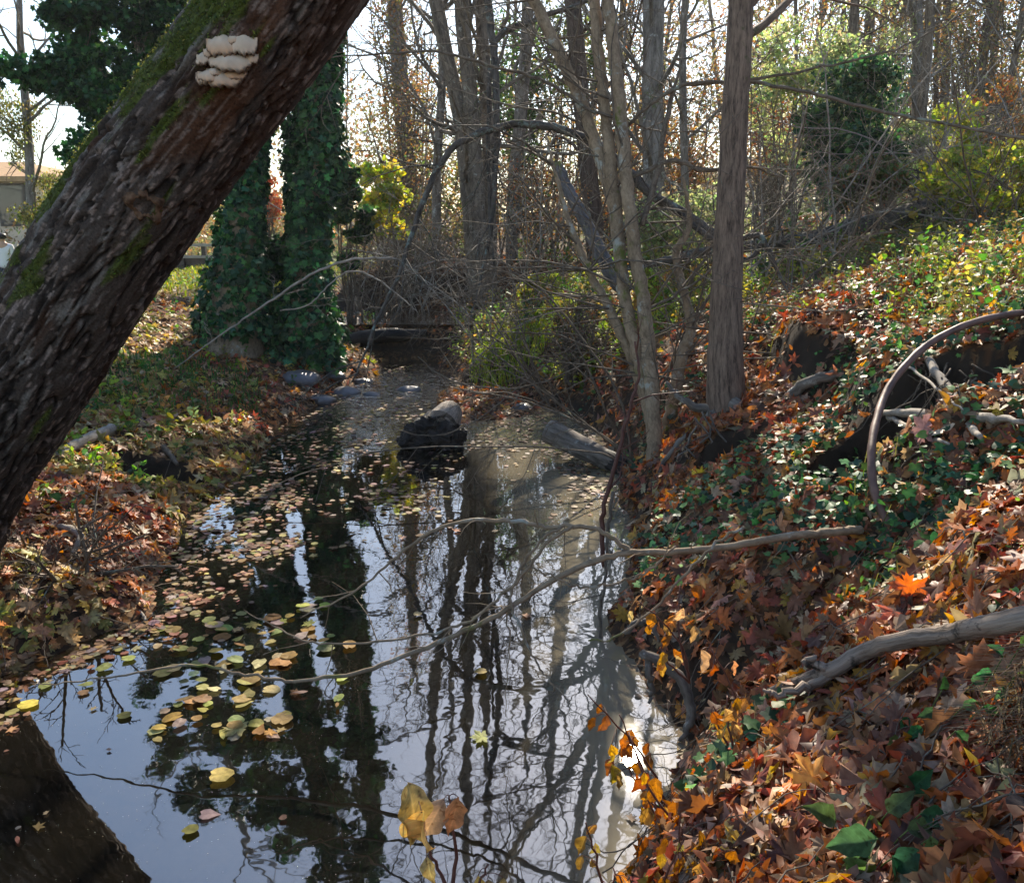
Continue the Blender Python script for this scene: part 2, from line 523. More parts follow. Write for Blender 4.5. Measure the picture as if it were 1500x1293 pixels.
# ------------------------------------------------------------------ ground and water
def ground_mat():
    m, nt, N, L = new_mat('leafy_soil')
    out = nd(N, 'ShaderNodeOutputMaterial'); tc = nd(N, 'ShaderNodeTexCoord')
    vo = nd(N, 'ShaderNodeTexVoronoi', Scale=42.0); vo.inputs['Randomness'].default_value = 1
    nz = nd(N, 'ShaderNodeTexNoise', Scale=7.0, Detail=3.0)
    L.new(tc.outputs['Object'], nz.inputs['Vector'])
    wm = nd(N, 'ShaderNodeMixRGB'); wm.inputs['Fac'].default_value = .12
    L.new(tc.outputs['Object'], wm.inputs[1]); L.new(nz.outputs['Color'], wm.inputs[2])
    L.new(wm.outputs['Color'], vo.inputs['Vector'])
    sep = nd(N, 'ShaderNodeSeparateColor'); L.new(vo.outputs['Color'], sep.inputs['Color'])
    rp = ramp(N, [(.0, (.018, .012, .009)), (.35, (.05, .028, .016)), (.6, (.13, .058, .025)), (.8, (.20, .10, .04)), (1, (.26, .17, .09))])
    L.new(sep.outputs[0], rp.inputs['Fac'])
    at = nd(N, 'ShaderNodeAttribute', attribute_name='Col')
    sc = nd(N, 'ShaderNodeSeparateColor'); L.new(at.outputs['Color'], sc.inputs['Color'])
    g = ramp(N, [(.3, (.05, .085, .018)), (.6, (.14, .19, .03)), (.8, (.24, .21, .07))])
    gn = nd(N, 'ShaderNodeTexNoise', Scale=5.0, Detail=6.0, Roughness=.7); L.new(tc.outputs['Object'], gn.inputs['Vector'])
    L.new(gn.outputs['Fac'], g.inputs['Fac'])
    mg = nd(N, 'ShaderNodeMixRGB'); L.new(sc.outputs[1], mg.inputs['Fac'])
    L.new(rp.outputs['Color'], mg.inputs[1]); L.new(g.outputs['Color'], mg.inputs[2])
    # bare dark earth and the silty stream bed
    so = ramp(N, [(.3, (.012, .009, .007)), (.7, (.05, .036, .025))]); L.new(gn.outputs['Fac'], so.inputs['Fac'])
    m2 = nd(N, 'ShaderNodeMixRGB'); L.new(sc.outputs[0], m2.inputs['Fac'])
    L.new(mg.outputs['Color'], m2.inputs[1]); L.new(so.outputs['Color'], m2.inputs[2])
    sil = ramp(N, [(.3, (.022, .015, .008)), (.7, (.075, .052, .026))]); L.new(gn.outputs['Fac'], sil.inputs['Fac'])
    m3 = nd(N, 'ShaderNodeMixRGB'); L.new(sc.outputs[2], m3.inputs['Fac'])
    L.new(m2.outputs['Color'], m3.inputs[1]); L.new(sil.outputs['Color'], m3.inputs[2])
    pb = nd(N, 'ShaderNodeBsdfPrincipled', Roughness=.9); pb.inputs['Specular IOR Level'].default_value = .15
    L.new(m3.outputs['Color'], pb.inputs['Base Color'])
    bp = nd(N, 'ShaderNodeBump', Strength=.8, Distance=.03)
    L.new(sep.outputs[0], bp.inputs['Height']); L.new(bp.outputs['Normal'], pb.inputs['Normal'])
    L.new(pb.outputs['BSDF'], out.inputs['Surface'])
    return m


def build_ground():
    def axis(a0, a1, lo, hi, step, grow_):
        mid = list(np.arange(lo, hi, step)); s = step
        v = hi
        while v < a1: mid.append(v); s *= grow_; v += s
        s = step; v = lo - step
        left = []
        while v > a0: left.append(v); s *= grow_; v -= s
        return np.array(left[::-1] + mid)
    xs = axis(-70, 90, -3.6, 3.2, .035, 1.045)
    ys = axis(-8, 140, .4, 7, .035, 1.025)
    X, Y = np.meshgrid(xs, ys)
    Z = H(X, Y)
    V = np.stack([X, Y, Z], -1).reshape(-1, 3)
    ny, nx = X.shape
    i = np.arange(ny - 1)[:, None] * nx; j = np.arange(nx - 1)[None, :]
    Q = np.stack([i + j, i + j + 1, i + nx + j + 1, i + nx + j], -1).reshape(-1, 4)
    nrm = Hn(X, Y)
    soil = sst(.78, .5, nrm[..., 2])
    green = sst(11, 13.5, Y) * sst(-3.4, -4.4, X) * (1 - sst(40, 60, Y))
    green = np.maximum(green, .75 * sst(7, 10, Y) * sst(.5, 2, X) * sst(.42, .6, n2(X, Y, .7, 2, 31)))
    bed = sst(.02, -.06, Z)
    C = np.stack([soil, green, bed], -1).reshape(-1, 3)
    o = mk('ground', V, [Q], ground_mat(), col=C, smooth=True)
    tag(o, 'leaf strewn creek banks of dark soil rising to a wooded slope', 'ground', kind='structure')


def water_mat():
    m, nt, N, L = new_mat('creek_water')
    out = nd(N, 'ShaderNodeOutputMaterial'); tc = nd(N, 'ShaderNodeTexCoord')
    no = nd(N, 'ShaderNodeTexNoise', Scale=9.0, Detail=2.0)
    L.new(tc.outputs['Object'], no.inputs['Vector'])
    n3 = nd(N, 'ShaderNodeTexNoise', Scale=22.0, Detail=3.0)
    mp = nd(N, 'ShaderNodeMapping'); mp.inputs['Scale'].default_value = (1, .5, 1)
    L.new(tc.outputs['Object'], mp.inputs['Vector']); L.new(mp.outputs['Vector'], n3.inputs['Vector'])
    sx = nd(N, 'ShaderNodeSeparateXYZ'); L.new(tc.outputs['Object'], sx.inputs['Vector'])
    mr = nd(N, 'ShaderNodeMapRange'); L.new(sx.outputs['Y'], mr.inputs['Value'])
    for k, v in (('From Min', 6.4), ('From Max', 9.0), ('To Min', 0.0), ('To Max', 1.0)): mr.inputs[k].default_value = v
    mul = nd(N, 'ShaderNodeMath', operation='MULTIPLY'); L.new(n3.outputs['Fac'], mul.inputs[0]); L.new(mr.outputs[0], mul.inputs[1])
    b1 = nd(N, 'ShaderNodeBump', Strength=.05, Distance=.01); L.new(no.outputs['Fac'], b1.inputs['Height'])
    b2 = nd(N, 'ShaderNodeBump', Strength=.6, Distance=.04); L.new(mul.outputs[0], b2.inputs['Height']); L.new(b1.outputs['Normal'], b2.inputs['Normal'])
    fr = nd(N, 'ShaderNodeFresnel'); fr.inputs['IOR'].default_value = 1.45; L.new(b2.outputs['Normal'], fr.inputs['Normal'])
    fm = nd(N, 'ShaderNodeMath', operation='MULTIPLY_ADD'); fm.inputs[1].default_value = 1.0; fm.inputs[2].default_value = .24
    fm.use_clamp = True
    L.new(fr.outputs[0], fm.inputs[0])
    gl = nd(N, 'ShaderNodeBsdfGlossy', Roughness=.02); L.new(b2.outputs['Normal'], gl.inputs['Normal'])
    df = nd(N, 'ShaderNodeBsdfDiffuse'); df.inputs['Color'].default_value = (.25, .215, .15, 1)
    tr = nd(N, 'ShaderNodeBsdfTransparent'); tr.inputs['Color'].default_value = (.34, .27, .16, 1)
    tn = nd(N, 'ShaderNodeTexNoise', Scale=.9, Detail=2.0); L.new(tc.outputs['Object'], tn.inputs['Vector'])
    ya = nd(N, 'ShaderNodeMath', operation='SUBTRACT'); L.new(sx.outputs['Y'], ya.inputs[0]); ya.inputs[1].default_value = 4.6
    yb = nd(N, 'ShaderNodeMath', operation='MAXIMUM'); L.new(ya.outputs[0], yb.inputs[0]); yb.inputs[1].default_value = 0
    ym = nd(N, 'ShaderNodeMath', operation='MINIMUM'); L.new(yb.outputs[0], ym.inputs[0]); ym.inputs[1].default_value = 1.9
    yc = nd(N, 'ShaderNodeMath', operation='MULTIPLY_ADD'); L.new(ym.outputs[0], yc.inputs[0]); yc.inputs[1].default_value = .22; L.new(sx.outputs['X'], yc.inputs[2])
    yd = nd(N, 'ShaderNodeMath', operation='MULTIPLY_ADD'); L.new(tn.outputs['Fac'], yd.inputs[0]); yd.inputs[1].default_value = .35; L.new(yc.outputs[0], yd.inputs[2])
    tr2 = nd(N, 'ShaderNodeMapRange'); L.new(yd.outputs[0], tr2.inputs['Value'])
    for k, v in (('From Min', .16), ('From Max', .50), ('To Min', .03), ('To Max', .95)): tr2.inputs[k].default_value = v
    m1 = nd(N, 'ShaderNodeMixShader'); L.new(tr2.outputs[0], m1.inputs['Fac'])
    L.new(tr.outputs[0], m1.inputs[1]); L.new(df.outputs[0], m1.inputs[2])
    m2 = nd(N, 'ShaderNodeMixShader'); L.new(fm.outputs[0], m2.inputs['Fac'])
    L.new(m1.outputs[0], m2.inputs[1]); L.new(gl.outputs[0], m2.inputs[2])
    L.new(m2.outputs[0], out.inputs['Surface'])
    return m


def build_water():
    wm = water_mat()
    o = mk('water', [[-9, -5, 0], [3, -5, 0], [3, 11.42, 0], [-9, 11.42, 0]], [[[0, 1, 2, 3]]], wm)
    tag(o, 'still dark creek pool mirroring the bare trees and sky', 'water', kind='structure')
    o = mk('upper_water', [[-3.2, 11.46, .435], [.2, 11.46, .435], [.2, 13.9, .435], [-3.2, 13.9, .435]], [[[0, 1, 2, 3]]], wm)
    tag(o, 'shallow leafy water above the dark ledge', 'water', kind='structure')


build_ground()
build_water()


def wedge(n, t0, t1, power=1.0, pad=1.25, side=None):
    """random ground points in front of the viewer, thinning with distance"""
    u = rng.random(n)
    if power == 1.0: t = t0 * (t1 / t0) ** u
    else:
        a = 1 - power
        t = (t0 ** a + u * (t1 ** a - t0 ** a)) ** (1 / a)
    x = rng.uniform(-.59 * pad, .59 * pad, n) * t
    y = t * .97
    return x, y


def shore(y):
    return np.interp(y, YL, XL), np.interp(y, YR, XR)


def stuff(name, V, F, C, mat, label, cat):
    o = mk(name, V, [F], mat, col=C, smooth=True)
    return tag(o, label, cat, kind='stuff')


def cat3(parts):
    off = 0; Vs, Fs, Cs = [], [], []
    for V, F, C in parts:
        Vs.append(V); Fs.append(F + off); Cs.append(C); off += len(V)
    return np.concatenate(Vs), np.concatenate(Fs), np.concatenate(Cs)


MV = variants(MAPLE, 9, .55, .16); MSV = variants(MAPLE_S, 8, .6, .18)
IV = variants(IVY, 5, .25, .06); OV = variants(OVAL, 6, .9, .05); HV = variants(HEART, 5, .4, .08); RV = variants(ROUND, 5, .3, .06); DV = variants(DIAM, 4, .5, .08)
def ragged(tm, n, a):
    out = []
    for _ in range(n):
        V, F = curlv(tm, rng.uniform(-.12, .16), rng.uniform(-.12, .12), .03)
        V[1:, :2] *= rng.uniform(1 - a, 1 + a, (len(V) - 1, 1)); V[:, 0] *= rng.uniform(.7, 1.05)
        out.append((V, F))
    return out


FLAT_R = ragged(ROUND, 8, .09) + ragged(HEART, 3, .1) + ragged(OVAL, 1, .1); _unused = variants(ROUND, 1, .10, .03); FLAT_M = variants(MAPLE_S, 6, .10, .03); FLAT_M2 = variants(MAPLE, 5, .10, .03)


def litter(side):
    """fallen leaves on one bank"""
    parts = []
    for (n, t0, t1, pw, tm, s0, s1, lift) in ((26000, .85, 5.5, 1.25, MV, .035, .075, .03), (34000, 4.2, 20, 1.4, MSV, .04, .085, .03)):
        x, y = wedge(n * 2, t0, t1, pw, 1.5)
        if t0 < 1:
            x2 = rng.uniform(.3, 3.6, 16000) if side > 0 else rng.uniform(-5.2, -2.0, 9000)
            y2 = rng.uniform(-.6, 3.2, len(x2)) if side > 0 else rng.uniform(1.0, 4.2, len(x2))
            k = np.abs(x2) > .8 * np.maximum(y2, .3)
            x = np.concatenate([x, x2[k]]); y = np.concatenate([y, y2[k]])
        xl, xr = shore(y)
        ok = ((x > xr - .12) | (((x + .22) / .9) ** 2 + ((y - 8.5) / 1.35) ** 2 < 1)) if side > 0 else (x < xl + .12)
        x, y = x[ok], y[ok]
        if side < 0:
            lawn = sst(11, 13, y) * sst(-3.2, -4.2, x)
            k = rng.random(len(x)) > lawn * .85
            x, y = x[k], y[k]
        else:
            k = rng.random(len(x)) > .55 * sst(7, 9, y) * (x > xr[ok])
            x, y = x[k], y[k]
        z = H(x, y)
        k = (z > .0) & no_hole(x, y)
        x, y, z = x[k], y[k], z[k]
        nn = Hn(x, y)
        k = rng.random(len(x)) < np.clip(.12 + 1.25 * sst(.45, .8, nn[:, 2]), 0, 1)
        x, y, z, nn = x[k], y[k], z[k], nn[k]
        m = len(x)
        c = pal(BROWNS, m, BW)
        if side < 0:
            tan = n2(x, y, 1.0, 2, 44) > .42
            c[tan] = pal([(.44, .27, .13), (.50, .36, .20), (.38, .19, .07), (.46, .36, .10), (.26, .25, .06)], tan.sum())
        sz = rng.uniform(s0, s1, m)
        sz = np.where(rng.random(m) < .45, sz * .62, sz)
        h = rng.random(m) ** 2 * lift * 1.6 + .004
        small = rng.random(m) < .35
        Pt = np.column_stack([x, y, z + h])
        parts.append(leaves(Pt[~small], nn[~small], sz[~small], c[~small], tm, .42))
        if small.any(): parts.append(leaves(Pt[small], nn[small], sz[small] * .8, c[small], OV, .55))
    return cat3(parts)


V, F, C = litter(1)
stuff('leaf_litter', V, F, C, M_DRY, 'brown and orange fallen maple leaves covering the right bank', 'leaf litter')
V, F, C = litter(-1)
stuff('leaf_litter', V, F, C, M_DRY, 'tan and rust fallen leaves covering the left bank', 'leaf litter')


# ivy and weeds on the right bank
ivy_spots = [G(q, w_)[:2] for q, w_ in ((1090, 740), (1400, 700), (1180, 840), (1450, 620), (1000, 760))]


def groundcover():
    parts = []
    x, y = wedge(44000, 1.2, 8, 1.2, 1.4)
    xl, xr = shore(y)
    mask = n2(x, y, 1.5, 3, 61) + .12 * sst(1.5, 3, x)
    for hx, hy in ivy_spots: mask = mask + .13 * np.exp(-((x - hx) ** 2 + (y - hy) ** 2) / .16)
    ok = no_hole(x, y) & front_clear(x, y) & (x > xr + .05) & (rng.random(len(x)) < sst(.45, .60, mask) * .9)
    x, y = x[ok], y[ok]
    z = H(x, y); m = len(x)
    h = rng.uniform(.015, .085, m)
    nn = Hn(x, y) * .6 + np.array([0, -.35, .6])
    c = pal(IVYG + [(.06, .15, .04), (.09, .18, .05)], m, None, .35) * 1.35
    parts.append(leaves(np.column_stack([x, y, z + h]), nn, rng.uniform(.018, .042, m), c, IV + HV, .45))
    return cat3(parts)


V, F, C = groundcover()
stuff('ivy_ground_cover', V, F, C, M_IVY, 'dark green ivy trailing through the leaves on the near right bank', 'ground cover')


def weeds(n, t0, t1, cond, h0, h1, s0, s1, pals, label, tm, seedn, thr, pw=1.2, per=9):
    x, y = wedge(n, t0, t1, pw, 1.4)
    mask = n2(x, y, 1.1, 3, seedn)
    ok = no_hole(x, y) & front_clear(x, y) & cond(x, y) & (rng.random(n) < sst(thr, thr + .16, mask))
    x, y = x[ok], y[ok]
    z = H(x, y); m = len(x)
    hh = rng.uniform(h0, h1, m)
    Pt = np.repeat(np.column_stack([x, y, z]), per, 0)
    f = np.tile(np.linspace(.25, 1, per), m) * np.repeat(hh, per)
    lean = np.repeat(rng.normal(0, .25, (m, 2)), per, 0)
    Pt[:, 2] += f; Pt[:, :2] += lean * f[:, None] + rng.normal(0, .022, (m * per, 2))
    c = np.repeat(pal(pals, m), per, 0) * np.exp(rng.normal(0, .12, (m * per, 1)))
    sz = np.repeat(rng.uniform(s0, s1, m), per) * rng.uniform(.7, 1.1, m * per)
    V, F, C = leaves(Pt, [0, -.2, .8], sz, c, tm, .5)
    # thin stalks
    sv = []; sf = []; scol = []
    b = np.column_stack([x, y, z - .01]); tp = b.copy(); tp[:, 2] += hh; tp[:, :2] += lean[::per] * hh[:, None]
    w = np.array([.0025, 0, 0])
    q = np.stack([b - w, b + w, tp + w * .5, tp - w * .5], 1).reshape(-1, 3)
    k = np.arange(m)[:, None] * 4
    T = np.concatenate([k + [0, 1, 2], k + [0, 2, 3]])
    V, F, C = cat3([(V, F, C), (q, T, np.tile([[.10, .10, .03]], (len(q), 1)))])
    stuff('weeds', V, F, C, M_GREEN, label, 'weeds')


weeds(900, 1.7, 5.5, lambda x, y: x > shore(y)[1] + .5, .05, .16, .016, .032, [(.05, .13, .035), (.09, .17, .04), (.14, .2, .04)], 'small leaved green runners among the fallen leaves of the near right bank', OV, 71, .5, per=10)
weeds(7600, 3.9, 12, lambda x, y: x > shore(y)[1] + .7 + .6 * sst(5, 3, y), .06, .30, .02, .046, WEED, 'sunlit yellow green weeds over the upper right slope', HV + OV, 72, .37)
weeds(2600, 8, 22, lambda x, y: x > shore(y)[1] + .3, .1, .45, .05, .10, WEED + [(.3, .2, .06)], 'bright weeds on the far right bank beyond the log', HV + DV, 73, .42)
weeds(5200, 8.2, 13.5, lambda x, y: (x > shore(y)[1] + .15) & (x < 2.4), .05, .26, .03, .06, [(.34, .40, .06), (.24, .34, .05), (.42, .42, .08), (.14, .24, .05), (.40, .26, .08)], 'sunlit yellow green plants on the low bank beyond the black log', HV + OV, 76, .34)
weeds(3600, 4.2, 15, lambda x, y: (x < shore(y)[0] - .15), .04, .16, .025, .055, WEED, 'low green and yellow weeds on the left bank slope', HV + OV, 74, .36)


def grass(name, n, region, h0, h1, w, cols, label, cat='grass', droop=.5, direction=None):
    x, y = region(n)
    z = H(x, y); m = len(x)
    hh = rng.uniform(h0, h1, m)
    a = rng.uniform(0, 2 * math.pi, m)
    d = np.column_stack([np.cos(a), np.sin(a), np.zeros(m)])
    if direction is not None: d = d * .5 + np.asarray(direction); d /= np.linalg.norm(d, axis=1, keepdims=True)
    s = np.cross(d, [0, 0, 1]) * w
    b = np.column_stack([x, y, z - .01])
    mid = b + d * (hh * droop * .35)[:, None] + np.array([0, 0, 1]) * (hh * .65)[:, None]
    tip = b + d * (hh * droop)[:, None] + np.array([0, 0, 1]) * (hh * (1 - droop * .35))[:, None]
    V = np.stack([b - s, b + s, mid + s * .8, mid - s * .8, tip], 1).reshape(-1, 3)
    k = np.arange(m)[:, None] * 5
    F = np.concatenate([k + [0, 1, 2], k + [0, 2, 3], k + [3, 2, 4]])
    C = np.repeat(pal(cols, m), 5, 0)
    stuff(name, V, F, C, M_GREEN, label, cat)


def reg_disc(cx, cy, rx, ry):
    def f(n):
        a = rng.uniform(0, 2 * math.pi, n); r = np.sqrt(rng.random(n))
        return cx + rx * r * np.cos(a), cy + ry * r * np.sin(a)
    return f


def reg_lawn(n):
    x = rng.uniform(-14, -3.6, n); y = rng.uniform(11.5, 24, n)
    return x, y


gp = G(745, 520)
grass('grass', 2600, reg_disc(gp[0] + .15, gp[1] + .3, .6, .7), .05, .20, .006, [(.34, .38, .05), (.22, .32, .04), (.42, .42, .08)], 'bright yellow green grass tuft on the bank behind the black log')
grass('grass', 14000, reg_lawn, .05, .13, .012, [(.16, .22, .03), (.22, .24, .04), (.28, .24, .06)], 'sunlit lawn grass at the top of the left bank')
grass('grass', 900, reg_disc(-2.9, 7.4, .7, 1.2), .06, .16, .006, [(.05, .12, .03), (.08, .16, .04)], 'short dark green grass on the left bank slope')
gp = G(1480, 1110)
grass('dry_grass', 420, reg_disc(gp[0] + .06, gp[1], .08, .12), .06, .17, .0016, [(.10, .085, .065), (.16, .13, .09), (.06, .05, .04)], 'dry grey grass tuft hanging at the right edge of the near bank', 'dry grass', 1.0, (-.8, -.3, 0))


# ------------------------------------------------------------------ floating leaves
def on_water(x, y):
    return H(x, y) < -.012


def floating():
    x, y = wedge(60000, 2.2, 11.2, 1.0, 1.1)
    xl, xr = shore(y)
    dl = x - xl
    dens = 1.2 * sst(.42, .02, dl - .45 * sst(3.4, 5.0, y) + (n2(x, y, 2.6, 2, 81) - .5) * .6)
    dens = np.maximum(dens, .85 * sst(4.2, 5.4, y) * sst(.34, .58, n2(x, y * .6, 1.6, 3, 82)))
    dens = np.maximum(dens, .85 * sst(6.0, 6.8, y) * sst(8.8, 8.2, y) * sst(-1.0, -.6, x) * sst(.3, .55, n2(x, y, 2.5, 2, 83)))
    dens = np.maximum(dens, .004) * (1 - .8 * sst(-1.0, -.5, x) * sst(5.6, 4.8, y))
    dens *= .25 + .95 * sst(.38, .6, n2(x, y, 4.5, 2, 88))
    ok = (rng.random(len(x)) < dens * .85) & on_water(x, y) & (x < xr)
    x, y = x[ok], y[ok]; m = len(x)
    Pt = np.column_stack([x, y, rng.uniform(.003, .010, m)])
    c = pal([(.26, .15, .08), (.20, .10, .055), (.32, .23, .14), (.14, .075, .045), (.26, .19, .16), (.32, .25, .09)], m)
    return leaves(Pt, [0, 0, 1], rng.uniform(.012, .045, m) ** 1.0, c, FLAT_M[:3] + FLAT_M2[:2] + FLAT_R, .06)


V, F, C = floating()
stuff('floating_leaves', V, F, C, M_FLOAT, 'mat of small tan leaves floating along the left shore and round the log', 'floating leaves')


def specks():
    n = 1500
    px = rng.uniform(-60, 760, n); py = rng.uniform(960, 1400, n)
    q = np.array([W(a, b) for a, b in zip(px, py)])
    ok = on_water(q[:, 0], q[:, 1]) & (rng.random(n) < sst(.35, .6, n2(q[:, 0], q[:, 1], 2, 2, 90)))
    q = q[ok]; q[:, 2] = .003
    return leaves(q, [0, 0, 1], rng.uniform(.0018, .004, len(q)), pal([(.45, .45, .42), (.3, .28, .22)], len(q)), [DIAM], .02)


V, F, C = specks()
stuff('floating_specks', V, F, C, M_FLOAT, 'tiny pale specks of debris on the dark near water', 'debris')

# countable leaves afloat on the near pool
YEL = [(.44, .36, .09), (.34, .32, .08), (.42, .26, .07), (.26, .29, .09), (.46, .40, .18), (.34, .19, .06), (.40, .30, .22)]
spots = [(440, 1018), (340, 1072), (297, 1012), (270, 1000), (258, 1035), (285, 1030), (262, 1055), (283, 1058), (395, 1058), (410, 1048), (375, 1080), (325, 1080), (345, 1060), (398, 1073), (320, 1063),
         (300, 1000), (305, 1033), (245, 1042), (240, 1068), (430, 960), (470, 878), (440, 890), (455, 895), (395, 905), (330, 932), (300, 912), (345, 925), (270, 955), (255, 925), (365, 955), (340, 965), (315, 955),
         (400, 940), (420, 975), (385, 968), (330, 985), (365, 1000), (295, 970), (310, 915), (375, 915), (490, 935), (485, 952), (515, 950), (355, 900), (410, 925), (440, 935), (385, 930), (345, 945), (290, 940), (230, 905),
         (185, 970), (150, 985), (708, 1082), (706, 985), (495, 1030), (318, 1138), (295, 1198), (500, 995), (130, 1005), (100, 985), (40, 1035), (175, 1050), (272, 1222), (615, 905), (60, 1010), (460, 915), (425, 905), (250, 985), (350, 1035), (365, 1025), (380, 990)]
zone = ['in the yellow raft of leaves near the leaning trunk reflection']
wh = lambda px, py: 'green yellow leaf floating alone on the open dark pool' if (px > 500 or py > 1090) else ('tan leaf floating near the left shore of the pool' if px < 235 else 'yellow rounded leaf floating in the loose raft on the left of the pool')
spots += [(a_ + rng.uniform(-26, 26), b_ + rng.uniform(-13, 13)) for a_, b_ in spots if 230 < a_ < 500 and b_ < 1085 for _r in range(1) if rng.random() < .75]
for i, (px, py) in enumerate(spots):
    p = W(px + rng.uniform(-4, 4), py + rng.uniform(-3, 3))
    if H(p[0], p[1]) > -.01: continue
    p[2] = .008 + .002 * (i % 4)
    tm = [FLAT_R[i % 12]] if i % 13 else [FLAT_M2[i % 5]]
    V, F, C = leaves([p], [0, 0, 1], rng.choice([.035, .045, .052, .062, .07]), pal(YEL, 1) * rng.uniform(.6, 1.05), tm, .06)
    o = mk('floating_leaf', V, [F], M_FLOAT, col=C, origin=p)
    lab = wh(px, py)
    tag(o, lab, 'leaf', lab.replace('leaf', 'leaves', 1))

# ------------------------------------------------------------------ leaning trunk with fungus
def leaning_tree():
    ax = [P(-200, 917, 3.62), P(-86, 723, 3.42), P(24, 563, 3.18), P(122, 410, 2.99), P(215, 272, 2.84), P(318, 134, 2.71), P(420, -6, 2.60)]
    d = ax[-1] - ax[-2]; d /= np.linalg.norm(d)
    for k in range(1, 7):
        d = d + np.array([-.03, .02, .09]); d /= np.linalg.norm(d)
        ax.append(ax[-1] + d * .7)
    ax = np.array(ax)
    t = thing('leaning_tree', 'thick mossy dark trunk leaning from the left bank across the upper left', 'tree', ax[0])
    rad = np.array([.385, .268, .226, .210, .206, .197, .190, .18, .165, .15, .13, .11, .08])
    pr = smooth_path(np.column_stack([ax, rad]), 66)
    pts, r = pr[:, :3], pr[:, 3]
    k = len(pts); n = 230
    tan = np.gradient(pts, axis=0); tan /= np.linalg.norm(tan, axis=1, keepdims=True)
    up = np.array([0, 0, 1.]); us = up - tan * (tan @ up)[:, None]; us /= np.linalg.norm(us, axis=1, keepdims=True)   # us: upper side
    vs = np.cross(tan, us)
    th = np.linspace(0, 2 * math.pi, n, endpoint=False)
    c, s = np.cos(th)[None, :], np.sin(th)[None, :]
    Ls = np.concatenate([[0], np.cumsum(np.linalg.norm(np.diff(pts, axis=0), axis=1))])[:, None]
    q = np.stack([c * 1.0 + 0 * Ls, s * 1.0 + 0 * Ls, Ls * 1.0 + 0 * c], -1)
    big = fbm(q * [1.5, 1.5, 2.0], 3, 3) - .5
    # plated bark: ridges between wandering furrows
    w1 = q * [5.0, 5.0, 5.2] + (np.stack([fbm(q * 3, 2, 8), fbm(q * 3 + 9, 2, 80), fbm(q * 3 + 17, 2, 81)], -1) - .5) * 3.2
    fur = np.abs(fbm(w1, 3, 12) - .5) * 2
    fine = fbm(q * [17, 17, 11], 3, 15) - .5
    plate = sst(.02, .16, fur)
    bare = sst(.52, .66, fbm(q * [1.3, 1.3, 1.1] + 7, 2, 19)) * sst(.1, -.5, c)       # smoother peeled underside
    vf = fbm(q * [34, 34, 26], 2, 16) - .5
    dr = big * .15 + (plate - .7) * .07 * (1 - .7 * bare) + fine * .08 * (1 - .4 * bare) + vf * .045
    rr = r[:, None] * (1 + dr)
    Vt = pts[:, None, :] + rr[..., None] * (c[..., None] * us[:, None, :] + s[..., None] * vs[:, None, :])
    # pigment: dark plates, pale lichen crusts, reddish peeled wood, moss on the upper side
    base = np.array([.078, .058, .047]) * (.55 + 1.0 * fbm(q * 4, 3, 22))[..., None]
    base = base * (.35 + .65 * plate)[..., None]
    red = np.array([.105, .045, .022]) * (.5 + fbm(q * [6, 6, 2], 3, 33))[..., None]
    base = base + (red - base) * (bare * .85)[..., None]
    red2 = sst(.60, .72, fbm(q * 2.2 + 3, 3, 37))
    base = base + (red * .8 - base) * (red2 * .5)[..., None]
    lz = fbm(q * [1.6, 1.6, 1.5] + 11, 2, 41)
    lich = sst(.60, .68, fbm(q * [11, 11, 9], 4, 43) + .32 * (lz - .5) + .08 * c)
    lich = lich * plate * (1 - bare)
    spk = sst(.60, .67, fbm(q * [30, 30, 24] + 3, 3, 91) + .22 * (fbm(q * [2.4, 2.4, 2] + 31, 3, 92) - .55))
    base = base + (np.array([.33, .25, .21]) - base) * (spk * .85 * (1 - .5 * bare))[..., None]
    base = base + (np.array([.27, .24, .21]) * (.6 + .6 * fbm(q * 20, 2, 45))[..., None] - base) * (lich * .7)[..., None]
    mossf = sst(.50, .58, fbm(q * [5.0, 5.0, 4.2] + 5, 4, 47) + .20 * (c - .22) + .35 * (fbm(q * 1.3 + 2, 2, 48) - .5))
    base = base + (np.array([.085, .11, .018]) * (.5 + fbm(q * 25, 2, 49))[..., None] - base) * (mossf * .9)[..., None]
    V = Vt.reshape(-1, 3)
    i = np.arange(k - 1)[:, None] * n; j = np.arange(n)[None, :]; j2 = (j + 1) % n
    Q = np.stack([i + j, i + j2, i + n + j2, i + n + j], -1).reshape(-1, 4)
    mk('trunk', V, [Q], col_mat('leaning_bark', .85, .9, 120), t, col=base.reshape(-1, 3), smooth=True)
    # moss tufts
    pm = mossf.reshape(-1) * (np.repeat(Ls[:, 0], n) < 5); pm = pm / pm.sum()
    m = 42000
    ii = rng.choice(len(V), m, p=pm)
    nrm = (V - np.repeat(pts, n, 0)); nrm /= np.linalg.norm(nrm, axis=1, keepdims=True)
    vv, ff, cc = leaves(V[ii] + rng.normal(0, .006, (m, 3)), nrm[ii], rng.uniform(.005, .012, m), pal([(.11, .13, .03), (.08, .10, .025), (.16, .17, .05), (.05, .065, .02)], m), DV, .9)
    mk('moss', vv, [ff], M_GREEN, t, col=cc)
    # limbs above the frame
    mb = MB()
    for f in (.62, .72, .82, .9, .97):
        g = int(f * (k - 1)); a = rng.normal(0, 1, 3); a[2] = abs(a[2]) * .5
        dd = tan[g] * .6 + a / np.linalg.norm(a)
        grow(mb, pts[g], dd, 1.8, .05, 1, 3, .06, .2, nch=(6, 5, 4, 3))
    mb.build('branches', B_DARK, t)
